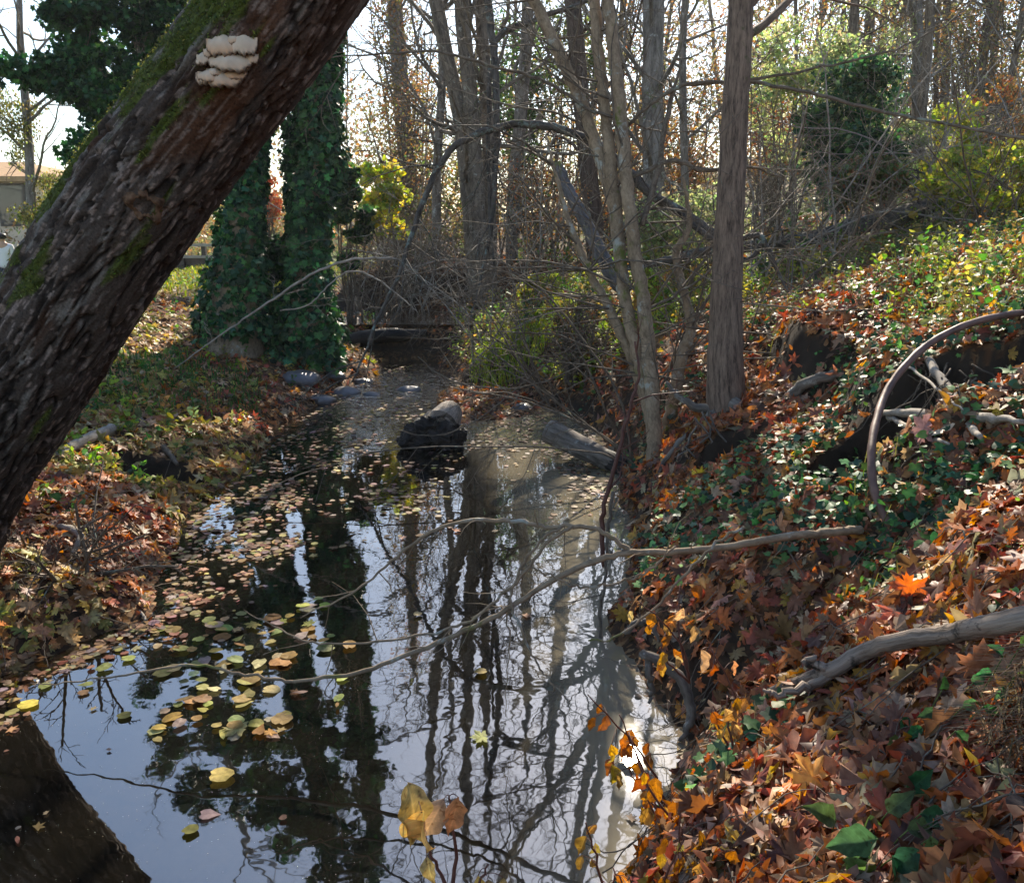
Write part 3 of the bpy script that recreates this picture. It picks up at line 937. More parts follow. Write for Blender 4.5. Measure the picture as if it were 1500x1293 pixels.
    # knot scars
    def surf(px, py):
        """trunk surface point seen at a pixel"""
        dirv = P(px, py, 1.0) - np.array([0, 0, CAMZ])
        best = None
        rel = V - np.array([0, 0, CAMZ])
        proj = rel @ dirv / (dirv @ dirv)
        dist = np.linalg.norm(rel - proj[:, None] * dirv, axis=1)
        cand = np.where(dist < .02)[0]
        b = cand[np.argmin(proj[cand])]
        return V[b], nrm[b]
    mbk = MB()
    p0, nn = surf(215, 312)
    e1 = np.cross(nn, [0, 0, 1]); e1 /= np.linalg.norm(e1); e2 = np.cross(e1, nn)
    kn = []
    ring = np.linspace(0, 2 * math.pi, 24, endpoint=False)
    for r_, z_ in ((.060, -.012), (.050, .006), (.040, .010), (.030, -.004), (.015, -.02)):
        kn.append(np.array([p0 + (e1 * math.cos(a) * .8 + e2 * math.sin(a)) * r_ * (1 + .22 * math.sin(2 * a + 1) + .16 * math.sin(5 * a) + .09 * math.sin(11 * a)) + nn * (z_ + .006 * math.sin(5 * a)) for a in ring]))
    KV = np.concatenate(kn); ii = np.arange(4)[:, None] * 24; jj = np.arange(24)[None, :]; j2 = (jj + 1) % 24
    KQ = np.stack([ii + jj, ii + j2, ii + 24 + j2, ii + 24 + jj], -1).reshape(-1, 4)
    mbk.raw(KV, KQ); mbk.raw(kn[-1], np.stack([np.zeros(22, int), np.arange(1, 23), np.arange(2, 24)], -1))
    mbk.build('knot', plain_mat('knot_wood', (.13, .075, .045), .9, .75, 45, .1, 1.0), t)
    # shelf fungus
    mf, nt, N, L = new_mat('cream_fungus')
    out = nd(N, 'ShaderNodeOutputMaterial')
    at = nd(N, 'ShaderNodeAttribute', attribute_name='Col')
    pb = nd(N, 'ShaderNodeBsdfPrincipled', Roughness=.6)
    pb.inputs['Subsurface Weight'].default_value = .15; pb.inputs['Subsurface Radius'].default_value = (.02, .01, .006)
    L.new(at.outputs['Color'], pb.inputs['Base Color'])
    L.new(pb.outputs['BSDF'], out.inputs['Surface'])
    fc = thing('fungus_cluster', None, None, surf(322, 92)[0]); del_loc = np.array(fc.location)
    fc.location = Vector(del_loc - np.array(t.location)); fc.parent = t
    fc['label'] = 'cream shelf fungus in overlapping tiers'
    caps = [(316, 70, 44, 26, .03), (347, 71, 38, 26, .03), (331, 58, 15, 12, .02), (297, 81, 17, 13, .022), (292, 92, 20, 15, .03), (291, 101, 13, 10, .03),
            (329, 96, 58, 24, .055), (361, 94, 20, 15, .03), (354, 108, 22, 15, .03), (308, 107, 26, 13, .055), (303, 115, 40, 18, .062), (328, 112, 46, 17, .045), (321, 128, 62, 22, .06), (300, 128, 18, 12, .05)]
    for (px, py, w, h, outd) in caps:
        p0, nn = surf(px, py - h * .25)
        nn = nn * .35 + np.array([.05, -.9, .1]); nn /= np.linalg.norm(nn)
        lat = np.array([1, 0, 0.]) - nn * nn[0]; lat /= np.linalg.norm(lat)
        upv = np.cross(lat, nn); upv *= np.sign(upv[2])
        wx = w * 2.5 / FPX / 2 * 1.12; hy = h * 2.5 / FPX
        nu, nv = 56, 14
        # a shell-shaped bracket: attached along its top edge, swelling out and down to a thin wavy lip
        u = np.linspace(0, math.pi, nu)[None, :]; v = np.linspace(0, 1, nv)[:, None]
        ph = rng.uniform(0, 6.28)
        lip = 1 + .07 * np.sin(3 * u + ph) + v ** 5 * (.07 * np.sin(8 * u + 2 * ph) + .07 * np.sin(19 * u + ph))
        a = -wx * np.cos(u) * (.35 + .65 * v ** .6)
        dn = hy * (v ** 1.25) * np.sin(u) ** .55 * lip
        o_ = outd * np.sin(np.clip(v, 0, 1) * 1.75) ** .8 * (.35 + .65 * np.sin(u)) * (1 + .05 * np.sin(4 * u + ph)) - .012
        crest = hy * .35 * np.sin(u) ** .7 * (1 - v)
        top = p0 + a[..., None] * lat + (crest - dn + hy * .25)[..., None] * upv + o_[..., None] * nn
        und = p0 + (a * .96)[..., None] * lat + (crest * .2 - dn * .93 + hy * .17)[..., None] * upv + (o_ * (.25 + .68 * v ** 3) - .012)[..., None] * nn
        VV = np.concatenate([top.reshape(-1, 3), und.reshape(-1, 3)])
        i = np.arange(nv - 1)[:, None] * nu; j = np.arange(nu - 1)[None, :]
        q1 = np.stack([i + j, i + nu + j, i + nu + j + 1, i + j + 1], -1).reshape(-1, 4)
        q2 = q1[:, ::-1] + nv * nu
        e = (nv - 1) * nu; jj = np.arange(nu - 1)
        q3 = np.stack([e + jj, e + nv * nu + jj, e + nv * nu + jj + 1, e + jj + 1], -1)
        pale = np.array([.60, .47, .34]); tan_ = np.array([.54, .30, .15])
        ct = pale + (tan_ - pale) * (sst(.35, .95, v) * rng.uniform(.3, 1.0))[..., None] * np.ones((nv, nu, 1))
        ct = ct * (.8 + .4 * fbm(top * 70, 3, 3))[..., None]
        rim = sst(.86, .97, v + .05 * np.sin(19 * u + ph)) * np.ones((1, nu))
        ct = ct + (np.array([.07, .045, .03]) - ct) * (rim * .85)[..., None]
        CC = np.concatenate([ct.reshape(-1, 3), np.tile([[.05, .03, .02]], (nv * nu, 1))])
        mk('cap', VV, [np.concatenate([q1, q2, q3])], mf, fc, col=CC, smooth=True)


leaning_tree()


# ------------------------------------------------------------------ helpers for woody things
def limb(mb, lst, rs, t=None, n=8, m=6, jit=0.004, rough=.12):
    p = ppath(lst, t, m, jit)
    mb.tube(p, taper(p, rs), n, rough=rough, seed=int(rng.integers(99)))
    return p


def on_ground(lst, lift=.03):
    out = []
    for px, py in lst:
        g = G(px, py)
        t = (g[1] * CP + (CAMZ - g[2]) * SP)
        out.append((px, py, t - lift))
    return out


def side_twigs(mb, path, k, L, r, lvls=1, start=.1, wig=.22, up=.02, n=(0, 4, 3, 2)):
    for i in range(k):
        f = start + (1 - start) * (i + rng.random()) / k
        j = min(len(path) - 2, int(f * (len(path) - 1)))
        t = path[j + 1] - path[j]; t /= np.linalg.norm(t) + 1e-9
        a = rng.normal(0, 1, 3); a -= t * a.dot(t); a /= np.linalg.norm(a)
        ang = rng.uniform(.5, 1.2)
        grow(mb, path[j], t * math.cos(ang) + a * math.sin(ang), L * rng.uniform(.4, 1.2), r, 1, 1 + lvls, up, wig, nch=n, ratio=.55, sides=(5, 5, 4, 3))


def crown(mb, p, d, k, L, r, lvls=3, spread=.8, nch=(5, 5, 4, 3), up=.05):
    """k limbs leaving the end of a trunk"""
    for i in range(k):
        a = rng.normal(0, 1, 3); a[2] *= .3
        dd = np.array(d) / np.linalg.norm(d) + spread * a / np.linalg.norm(a)
        grow(mb, p, dd, L * rng.uniform(.7, 1.2), r * rng.uniform(.7, 1), 1, 1 + lvls, up, .15, nch=nch)


def trunk_tree(name, label, cat, lst, rs, mat, n=12, limbs=10, limbL=2.6, limbr=.035, lo=.3, top=True, rough=.12, group=None, lv=3, bmat=None, wig=.16, nch=(6, 5, 4, 3)):
    base = P(*lst[0][:3]); g = float(H(base[0], base[1]))
    t = thing(name, label, cat, (base[0], base[1], min(base[2], g)), group)
    mb = MB()
    p = ppath(lst, None, 8, .0015)
    rr = taper(p, rs)
    if p[0][2] > g - .1:
        p = np.vstack([[p[0][0], p[0][1], g - .15], p]); rr = np.concatenate([[rr[0] * 1.25], rr])
    mb.tube(p, rr, n, rough=rough, seed=int(rng.integers(99)))
    mb.build('trunk', mat, t)
    bb = MB()
    L = len(p)
    for i in range(limbs):
        j = int((lo + (1 - lo) * (i + rng.random()) / limbs) * (L - 2))
        tn = p[j + 1] - p[j]; tn /= np.linalg.norm(tn) + 1e-9
        a = rng.normal(0, 1, 3); a -= tn * a.dot(tn); a /= np.linalg.norm(a)
        ang = rng.uniform(.6, 1.1)
        grow(bb, p[j], tn * math.cos(ang) + a * math.sin(ang), limbL * rng.uniform(.5, 1.2), min(limbr, rr[j] * .5), 1, lv, .04, wig, nch=nch)
    if top: crown(bb, p[-1], p[-1] - p[-2], 4, limbL * 1.1, rr[-1] * .7, lv - 1, .6, nch)
    if bb.V: bb.build('branches', bmat or mat, t)
    return t, p, rr


def foliage(centres, radius, n, size, cols, tms, point=None, tilt=.8, nrm=(0, -.2, .6), mask=1.0, squash=.75):
    """leaf clumps gaussian round given centres"""
    c = np.asarray(centres, float)
    i = rng.integers(0, len(c), n)
    off = rng.normal(0, 1, (n, 3)); off /= np.linalg.norm(off, axis=1, keepdims=True)
    off *= (rng.random(n) ** .5)[:, None] * radius * rng.uniform(.6, 1.1, n)[:, None]
    off[:, 2] *= squash
    tone = np.exp(rng.normal(0, .22, len(c)))[i][:, None]
    return leaves(c[i] + off, nrm, rng.uniform(size * .6, size * 1.1, n), np.clip(pal(cols, n) * tone, 0, .7), tms, tilt, point)


def ellipsoid_centres(c, r, k):
    a = rng.normal(0, 1, (k, 3)); a /= np.linalg.norm(a, axis=1, keepdims=True)
    a *= (rng.uniform(.35, 1, k) ** .6)[:, None]
    return np.asarray(c) + a * np.asarray(r)


def shrub(label, px, py, t, w, h, n, size, cols, tms, kind='shrub', name='shrub', clumps=26, stems=7, group=None, matl=None, clr=.32, stem_mat=None, base_py=None, lv=2):
    """leafy bush whose middle is seen at (px,py); w,h in photograph pixels"""
    c = P(px, py, t); rx = w * t / FPX / 2; rz = h * t / FPX / 2
    g = float(max(H(c[0], c[1]), -.05))
    th = thing(name, label, kind, (c[0], c[1], g), group)
    cen = ellipsoid_centres(c, (rx * .85, rx * .7, rz * .85), clumps)
    mb = MB()
    for s in range(stems):
        b = np.array([c[0] + rng.normal(0, rx * .2), c[1] + rng.normal(0, rx * .2), g - .05])
        e = cen[rng.integers(len(cen))]
        md = (b + e) / 2 + rng.normal(0, .12 * rx, 3)
        p = smooth_path([b, md, e], 5, .01)
        mb.tube(p, np.linspace(.012, .004, len(p)) * (1 + t * .06), 5)
        side_twigs(mb, p, 6, rx * .7, .005 * (1 + t * .05), lv - 1, .3)
    mb.build('stems', stem_mat or B_TWIG, th)
    V, F, C = foliage(cen, min(rx, rz) * clr * 1.6, int(n * 1.6), size, cols, tms)
    mk('foliage', V, [F], matl or M_GREEN, th, col=C)
    return th


IVYT = [(.020, .068, .022), (.034, .10, .03), (.05, .13, .035), (.022, .075, .035), (.012, .04, .018)]
B_BRN = bark_mat('brown_grey_bark', (.045, .035, .027), (.23, .18, .135), 14, .2, (.33, .31, .26), .08, bump=.5)
B_STR = bark_mat('straight_bark', (.05, .034, .025), (.30, .205, .145), 46, .13, None, 0, (.07, .08, .025), .02, bump=1.0)
# ------------------------------------------------------------------ right hand middle distance trees
t, p, rr = trunk_tree('bare_tree', 'straight dark furrowed trunk standing on the right bank above the exposed roots', 'tree',
    [(1066, 612, 5.3), (1063, 560), (1063, 480), (1066, 380), (1072, 260), (1077, 160), (1083, 60), (1088, -60), (1094, -300), (1096, -700)], [.125, .098, .086, .08, .076, .073, .07, .066, .058, .048], B_STR, 26, limbs=7, limbL=2.0, lo=.66, rough=.035, limbr=.03)
mb = MB()
for lst, rs in (([(1068, 590, 5.25), (1040, 622), (1062, 632), (1092, 650), (1106, 672), (1098, 700)], [.05, .05, .042, .038, .03, .02]),
                ([(1075, 592, 5.2), (1105, 606), (1140, 596, 5.0), (1175, 565), (1215, 550, 4.75), (1250, 548)], [.05, .03, .03, .034, .03, .015]),
                ([(1050, 600, 5.3), (1015, 595), (990, 575), (975, 560)], [.04, .025, .018, .01]),
                ([(1085, 600, 5.2), (1125, 625), (1118, 660), (1120, 690)], [.03, .022, .018, .012]),
                ([(1045, 605, 5.25), (1010, 635), (985, 660), (960, 700)], [.035, .022, .016, .01])):
    limb(mb, lst, rs, n=9, rough=.2)
for i in range(26):
    x0 = rng.uniform(1000, 1240); y0 = rng.uniform(585, 640)
    limb(mb, [(x0, y0, 4.9), (x0 + rng.uniform(-30, 30), y0 + 35), (x0 + rng.uniform(-50, 50), y0 + rng.uniform(50, 110))], [.007, .005, .002], n=4)
mb.build('roots', B_GREY, t)


def multi_stem():
    g = P(962, 700, 5.6)
    t = thing('multi_stem_tree', 'clump of slim tan stems rising from the right shore and forking upwards', 'tree', (g[0], g[1], float(H(g[0], g[1]))))
    S = [([(965, 715, 5.6), (961, 690), (957, 620), (954, 550), (944, 460), (928, 350), (917, 260), (908, 150), (896, 50), (886, -60), (874, -300), (870, -600)], [.058, .048, .044, .042, .041, .039, .036, .031, .026, .02]),
         ([(958, 640, 5.68), (948, 580), (930, 505), (914, 430), (905, 350), (899, 270), (886, 160), (873, 40), (868, -80), (856, -400)], [.046, .042, .04, .038, .036, .03, .02]),
         ([(952, 600, 5.75), (926, 525), (892, 452), (863, 396), (836, 332), (818, 275), (800, 200)], [.042, .036, .03, .024, .015, .008]),
         ([(906, 350, 5.72), (895, 285), (878, 230), (852, 150), (818, 75), (782, 0), (745, -90), (690, -300)], [.042, .042, .04, .038, .034, .028, .02]),
         ([(975, 650, 5.9), (985, 590), (1000, 520), (1012, 480), (1000, 420), (990, 370), (1010, 330), (1000, 260)], [.04, .042, .04, .034, .03, .026, .018, .01])]
    bb = MB()
    for k, (lst, rs) in enumerate(S):
        mb = MB(); p = limb(mb, lst, rs, n=14, rough=.10, m=9)
        if k == 0:
            q = p[0].copy(); q[2] = float(H(q[0], q[1])) - .1; mb.tube(np.array([q, p[0]]), [.075, .066], 12)
        mb.build('stem', B_YOUNG, t)
        side_twigs(bb, p, 9, 1.0, .009, 2, .25, .2, n=(0, 4, 3, 2))
        if k in (0, 1, 3): crown(bb, p[-1], p[-1] - p[-2], 4, 2.0, .018, 3)
    for i in range(46):
        lst, rs = S[int(rng.choice([0, 0, 1, 1, 2, 3, 4]))]
        j = int(rng.integers(2, len(lst) - 2)); q = P(lst[j][0], lst[j][1], 5.68)
        sx = -1 if rng.random() < .62 else 1
        grow(bb, q, (sx * rng.uniform(.5, 1), rng.normal(0, .35), rng.uniform(-.1, .8)), rng.uniform(.9, 2.3), rng.uniform(.004, .008), 1, 3, rng.uniform(-.10, -.01), .16, nch=(0, 6, 4, 2), ratio=.42, sides=(4, 4, 3, 3))
    for lst, rs, k in (([(908, 195, 5.7), (945, 160), (1000, 126), (1060, 120), (1120, 123), (1200, 140), (1300, 165, 5.2), (1430, 190), (1500, 203), (1640, 225, 4.9)], [.013, .014, .013, .012, .011, .010, .009, .005], 9),
                       ([(1000, 125, 5.6), (1100, 117), (1200, 100), (1300, 76), (1360, 50), (1405, 22), (1450, -30)], [.010, .010, .008, .006, .003], 7),
                       ([(940, 330, 5.6), (965, 245), (975, 180), (1000, 80)], [.018, .02, .016, .006], 4),
                       ([(925, 260, 5.6), (990, 235), (1030, 250), (1100, 245), (1150, 262)], [.014, .016, .014, .01, .004], 4),
                       ([(912, 170, 5.6), (870, 165), (800, 120), (730, 100), (640, 76), (560, 80), (470, 84)], [.010, .011, .010, .009, .007, .003], 8),
                       ([(945, 455, 5.6), (1000, 425), (1045, 390), (1075, 335), (1110, 300)], [.01, .008, .006, .003], 4)):
        p = limb(bb, lst, rs, n=6, rough=.15); side_twigs(bb, p, k, .5, .004, 1, .1, .25)
    bb.build('branches', B_TWIG, t)


multi_stem()

mb = MB()
p = limb(mb, [(1062, 358, 6.9), (1040, 340), (1000, 312), (955, 285), (902, 234), (868, 208), (830, 193), (790, 183), (745, 183), (702, 196), (665, 216), (636, 258), (608, 330), (586, 398), (556, 462), (530, 528), (515, 560)], [.042, .04, .038, .036, .033, .032, .029, .026, .021, .018, .014, .011, .006], n=12, rough=.2)
side_twigs(mb, p, 22, .75, .007, 2, .1, .25, -.03)
o = mb.build('arching_limb', B_LIMB, origin=p[0]); tag(o, 'dark lichened limb arching over the creek and bending down to the water', 'branch')

mb = MB()
p = limb(mb, [(700, -120, 7.0), (716, 20), (724, 90), (728, 180), (725, 260), (720, 330), (706, 400), (688, 470)], [.03, .03, .032, .03, .026, .02, .012, .004], n=9, rough=.2)
side_twigs(mb, p, 8, .6, .007, 1, .3, .25, -.05)
p = limb(mb, [(724, 62, 7.0), (745, 42), (775, 34), (805, 20), (850, 6), (900, -30)], [.026, .024, .022, .02, .014], n=8, rough=.2)
p = limb(mb, [(718, 100, 7.0), (715, 200), (718, 300), (724, 390)], [.018, .018, .015, .006], n=7, rough=.2)
o = mb.build('dead_branch', B_LIMB, origin=p[0]); tag(o, 'dark hooked dead branch hanging straight down in the middle of the wood', 'branch')

# fallen tree on the slope
mb = MB()
p = limb(mb, [(1400, 290, 9.6), (1330, 312), (1305, 320, 9.3), (1250, 333), (1190, 348), (1130, 356), (1090, 362), (1040, 368), (960, 385), (900, 396, 8.6)], [.06, .10, .10, .085, .075, .065, .06, .05, .04, .02], n=14, rough=.15)
o1 = p[2]
side_twigs(mb, p, 7, .8, .015, 2, .1, .2)
for a in range(12):
    d = np.array([rng.normal(.2, .6), rng.normal(0, .5), rng.normal(0, .6)])
    grow(mb, o1, d, .55, .025, 1, 2, -.02, .3)
o = mb.build('fallen_tree', B_LIMB, origin=o1); tag(o, 'dark fallen trunk with torn roots lying across the upper right slope', 'fallen tree')

mb = MB()
p = limb(mb, [(912, 425, 8.2), (895, 400), (875, 360), (855, 320), (836, 285), (815, 240)], [.07, .07, .066, .06, .055, .05], n=12, rough=.12)
o = mb.build('leaning_snag', bark_mat('grey_mossy_wood', (.045, .042, .042), (.19, .185, .19), 12, .3, None, 0, (.16, .18, .03), .3), origin=p[0])
tag(o, 'short blunt grey mossy dead trunk leaning left behind the slim stems', 'dead trunk')

mb = MB()
p = limb(mb, [(1120, 350, 6.8), (1095, 380), (1060, 362), (1015, 330), (970, 290)], [.02, .02, .026, .024, .02], n=8, rough=.2)
p = limb(mb, [(1082, 352, 6.6), (1110, 345), (1125, 365), (1140, 400), (1155, 430)], [.02, .022, .02, .014, .006], n=8, rough=.2)
side_twigs(mb, p, 6, .4, .006, 1)
o = mb.build('dead_branch', B_LIMB, origin=p[0]); tag(o, 'crooked dark dead branch propped behind the straight dark trunk', 'branch')

# ------------------------------------------------------------------ trees farther back
trunk_tree('bare_tree', 'pale grey trunk just left of the straight dark trunk and farther back', 'tree', [(966, 500, 11), (960, 350), (956, 200), (957, 60), (957, -100), (955, -400), (955, -700)], [.16, .135, .13, .125, .11, .08], B_GREY, 14, limbs=12, limbL=2.4, lo=.25)


def grey_clump():
    b = P(703, 440, 13.3)
    t = thing('forked_tree', 'tall pale grey tree forking into three trunks at the bend of the creek', 'tree', (b[0], b[1], float(H(b[0], b[1]))))
    bb = MB()
    for lst, rs in (([(702, 450, 13.3), (696, 380), (688, 290), (675, 180), (656, 90), (638, 0), (610, -160), (590, -420), (580, -700)], [.16, .125, .11, .10, .09, .07, .05]),
                    ([(704, 450, 13.2), (698, 300), (690, 160), (676, 0), (668, -200), (660, -500), (655, -800)], [.15, .12, .11, .09, .07, .05]),
                    ([(716, 445, 13.5), (716, 250), (710, 100), (704, 0), (700, -300), (705, -600)], [.12, .10, .09, .08, .06, .04])):
        mb = MB(); p = limb(mb, lst, rs, n=12, rough=.1); mb.build('trunk', B_BRN, t)
        for i in range(8):
            j = int(rng.uniform(.2, .95) * (len(p) - 1))
            a = rng.normal(0, 1, 3); a[2] = abs(a[2]) * .6 + .3
            grow(bb, p[j], a, rng.uniform(1.2, 3.2), .04, 1, 3, .05, .15, nch=(6, 5, 4, 3))
        crown(bb, p[-1], p[-1] - p[-2], 4, 2.6, .05)
    bb.build('branches', B_BRN, t)


grey_clump()
trunk_tree('bare_tree', 'brown trunk standing behind the slim stems at the top centre', 'tree', [(878, 420, 14.5), (868, 310), (852, 150), (839, 0), (830, -200), (822, -500)], [.17, .15, .14, .13, .1, .06], B_DARK, 12, limbs=9, limbL=2.4, lo=.3)
trunk_tree('bare_tree', 'slender pinkish trunk right of the forked grey tree', 'tree', [(752, 430, 15.5), (752, 300), (764, 150), (772, 40), (775, -150), (780, -450)], [.13, .12, .11, .10, .08, .05], B_GREY, 10, limbs=9, limbL=2.2, lo=.25)
trunk_tree('bare_tree', 'thin dark tree between the forked grey tree and the ivied tree', 'tree', [(640, 420, 16), (640, 250), (648, 100), (640, -60), (636, -400)], [.09, .08, .07, .06, .03], B_GREY, 8, limbs=12, limbL=2.2, lo=.25)
trunk_tree('bare_tree', 'thin grey tree just right of the dark trunk at the top', 'tree', [(1010, 440, 12), (1003, 250), (1000, 80), (1006, -60), (1010, -400)], [.06, .055, .05, .045, .03], B_GREY, 8, limbs=10, limbL=1.8, lo=.2)
trunk_tree('bare_tree', 'slim upright bare grey trunk rising right of the ivy mound at the top right', 'tree', [(1348, 300, 14), (1345, 190), (1345, 80), (1340, -40), (1338, -300)], [.11, .10, .095, .09, .06], B_GREY, 10, limbs=12, limbL=2.2, lo=.2)


k_seed = []


def ivy_on(t, p, rr, n, size, thick, lo=0.0, hi=1.0, name='ivy'):
    k = len(p)
    f = rng.uniform(lo, hi, n) * (k - 1)
    i = np.minimum(f.astype(int), k - 2); w = (f - i)[:, None]
    c = p[i] * (1 - w) + p[i + 1] * w
    a = rng.uniform(0, 2 * math.pi, n)
    d = np.column_stack([np.cos(a), np.sin(a), np.zeros(n)])
    bump = sst(.25, .75, fbm(np.stack([d[:, 0] * 1.6, d[:, 1] * 1.6, c[:, 2] * 1.7 + len(k_seed)], -1), 3, 7)); k_seed.append(1)
    r = rr[i] + thick * (1 - .72 * f / (k - 1)) * (.1 + 1.7 * bump) * rng.uniform(.5, 1, n)
    q = c + d * r[:, None]; q[:, 2] += rng.normal(0, .05, n)
    V, F, C = leaves(q, d + [0, 0, .5], rng.uniform(size * .5, size * 1.2, n), pal(IVYT, n, None, .4), IV, .6, point=(0, 0, -1))
    mk(name, V, [F], M_IVY, t, col=C)


# two ivied trees on the left bank
def ivied(label, lst, rs, n, thick, crown_spec, lo=.03):
    t, p, rr = trunk_tree('ivied_tree', label, 'tree', lst, rs, B_YOUNG, 14, limbs=4, limbL=1.3, lo=.5, limbr=.02)
    ivy_on(t, p, rr, n, .075, thick, lo)
    cen = []
    for (px, py, tt, w, h, k) in crown_spec:
        c = P(px, py, tt); cen.append(ellipsoid_centres(c, (w * tt / FPX / 2, w * tt / FPX / 2, h * tt / FPX / 2), k))
    if cen:
        V, F, C = foliage(np.concatenate(cen), .26, sum(len(c) for c in cen) * 130, .075, IVYT, IV, point=(0, 0, -1), nrm=(0, -.3, .5))
        mk('ivy_crown', V, [F], M_IVY, t, col=C)
    return t


ivied('ivied tree with a bare flared foot on the left bank nearest the leaning trunk', [(340, 540, 9.3), (345, 490), (350, 400), (358, 300), (366, 200), (372, 80), (376, -60), (380, -300), (382, -560)], [.36, .22, .16, .14, .12, .11, .09, .05], 7500, .12,
      [(372, -180, 9.4, 260, 330, 34), (380, -420, 9.4, 240, 260, 22)], .13)
ivied('tall dark ivy covered tree at the water edge right of the other ivied tree', [(452, 545, 9.6), (450, 470), (449, 380), (452, 300), (462, 200), (470, 110), (474, 20), (476, -200), (478, -480)], [.25, .19, .17, .13, .09, .07, .05, .03], 10500, .21,
      [(455, 215, 9.7, 60, 120, 6), (425, 390, 9.7, 60, 120, 6)])

t, p, rr = trunk_tree('dark_ivied_tree', 'dense dark evergreen crown of ivy behind the leaning trunk at upper left', 'tree', [(215, 470, 12.5), (215, 300), (212, 180), (208, 60), (205, -60), (205, -300), (205, -600)], [.2, .17, .15, .13, .11, .08, .05], B_GREY, 12, limbs=10, limbL=2.0, lo=.2)
cen = np.concatenate([ellipsoid_centres(P(px, py, 12.3), (w * 12.3 / FPX / 2, .8, h * 12.3 / FPX / 2), k) for px, py, w, h, k in ((185, 70, 230, 190, 40), (160, 140, 130, 130, 16), (250, 20, 200, 100, 16), (205, -110, 260, 220, 26), (190, -330, 250, 260, 26), (60, 108, 120, 26, 7), (120, 215, 110, 40, 6), (100, 90, 100, 40, 6))])
V, F, C = foliage(cen, .32, len(cen) * 190, .085, IVYT, IV, point=(0, 0, -1), nrm=(0, -.3, .5), squash=.6)
mk('ivy_crown', V, [F], M_IVY, t, col=C)

t, p, rr = trunk_tree('vine_hung_tree', 'hazy tree trunk hung with brown dry vines against the pale sky', 'tree', [(605, 400, 19), (598, 260), (590, 160), (582, 60), (576, -40), (570, -260)], [.2, .19, .18, .16, .13, .07], B_GREY, 10, limbs=10, limbL=2.2, lo=.2)
n = 6500
ii = rng.integers(0, len(p), n); a = rng.uniform(0, 6.28, n)
q = p[ii] + np.column_stack([np.cos(a), np.sin(a), np.zeros(n)]) * (rng.uniform(.1, .62, n) * (.5 + n2(p[ii][:, 2], a, 1.2, 2, 3)))[:, None]; q[:, 2] += rng.normal(0, .2, n)
V, F, C = leaves(q, [0, -.5, .4], rng.uniform(.05, .10, n), pal([(.30, .16, .07), (.22, .13, .07), (.20, .18, .06)], n), DV, .8)
mk('vines', V, [F], M_DRY, t, col=C)

# olive drooping tree by the house
t, p, rr = trunk_tree('drooping_tree', 'olive weeping tree in front of the house at the left edge', 'tree', [(48, 420, 17), (46, 300), (40, 180), (30, 60), (28, -60)], [.10, .09, .08, .07, .04], B_GREY, 9, limbs=12, limbL=2.0, lo=.3)
cen = np.concatenate([ellipsoid_centres(P(px, py, 17), (w * 17 / FPX / 2, .6, h * 17 / FPX / 2), k) for px, py, w, h, k in ((14, 190, 60, 120, 12), (60, 305, 60, 70, 10), (20, 150, 90, 40, 5), (75, 275, 70, 40, 6))])
V, F, C = foliage(cen, .35, len(cen) * 130, .07, [(.16, .16, .05), (.11, .12, .04), (.2, .17, .06)], DV, point=(0, 0, -1))
mk('foliage', V, [F], M_GREEN, t, col=C)

# ------------------------------------------------------------------ shrubs and evergreens
ORG = [(.48, .21, .07), (.42, .14, .05), (.36, .20, .08), (.50, .30, .11)]
PALEG = [(.38, .42, .20), (.30, .36, .15), (.44, .44, .24), (.20, .26, .10)]
YG = [(.42, .43, .07), (.32, .37, .06), (.48, .40, .09), (.20, .27, .05)]
shrub('yellow green leafy shrub right of the tall ivied tree', 565, 290, 12.5, 90, 110, 900, .085, YG + [(.42, .36, .05)], HV, clumps=12)
shrub('grey brown bare thicket over the dark cut bank', 590, 350, 14.5, 200, 120, 900, .05, [(.13, .095, .075), (.18, .11, .07), (.10, .12, .05)], DV, clumps=20, stems=26, matl=M_DRY, lv=3)
shrub('dark green bush at the foot of the tall ivied tree', 510, 330, 11.5, 70, 230, 1800, .07, IVYG + [(.08, .13, .04)], IV, clumps=16)
shrub('deep green conifer like bush behind the forked grey tree', 745, 130, 17, 130, 260, 2600, .10, [(.035, .085, .03), (.06, .11, .03), (.09, .13, .035)], DV, 'evergreen', 'evergreen_tree', clumps=30)
shrub('olive evergreen crown between the grey trunks', 830, 90, 19, 130, 200, 1700, .10, [(.08, .11, .04), (.12, .14, .05)], DV, 'evergreen', 'evergreen_tree', clumps=24)
shrub('rust orange leafy tree glowing behind the straight dark trunk', 1120, 205, 13, 120, 150, 1700, .07, ORG, DV, clumps=18, matl=M_DRY)
shrub('orange and red thicket right of the pale grey trunk', 1000, 215, 14, 150, 150, 1200, .07, ORG + [(.2, .16, .05)], DV, clumps=18, matl=M_DRY)
shrub('rust leaved bush in the wood left of the slim stems', 800, 300, 15, 220, 200, 2100, .07, ORG + [(.16, .13, .05), (.10, .12, .04)], DV, clumps=26, matl=M_DRY)
shrub('low olive thicket behind the creek bend', 660, 300, 17, 190, 240, 1800, .08, [(.14, .14, .05), (.2, .13, .05), (.09, .12, .04)], DV, clumps=26)
shrub('ivy smothered mound of dark leaves on the upper right slope', 1245, 190, 9.5, 150, 250, 5200, .055, IVYG + [(.07, .13, .05)], IV, clumps=36, stems=9)
shrub('pale silvery green bush around the ivy mound', 1170, 150, 10.5, 200, 250, 4200, .05, PALEG, HV, clumps=44, clr=.22)
shrub('pale green bush just right of the ivy mound', 1310, 190, 10.5, 110, 180, 1500, .05, PALEG, HV, clumps=24, clr=.25)
shrub('bright pale leaved bush low behind the straight dark trunk', 1010, 330, 9.5, 190, 150, 2600, .05, PALEG + [(.36, .36, .2)], HV, clumps=34)
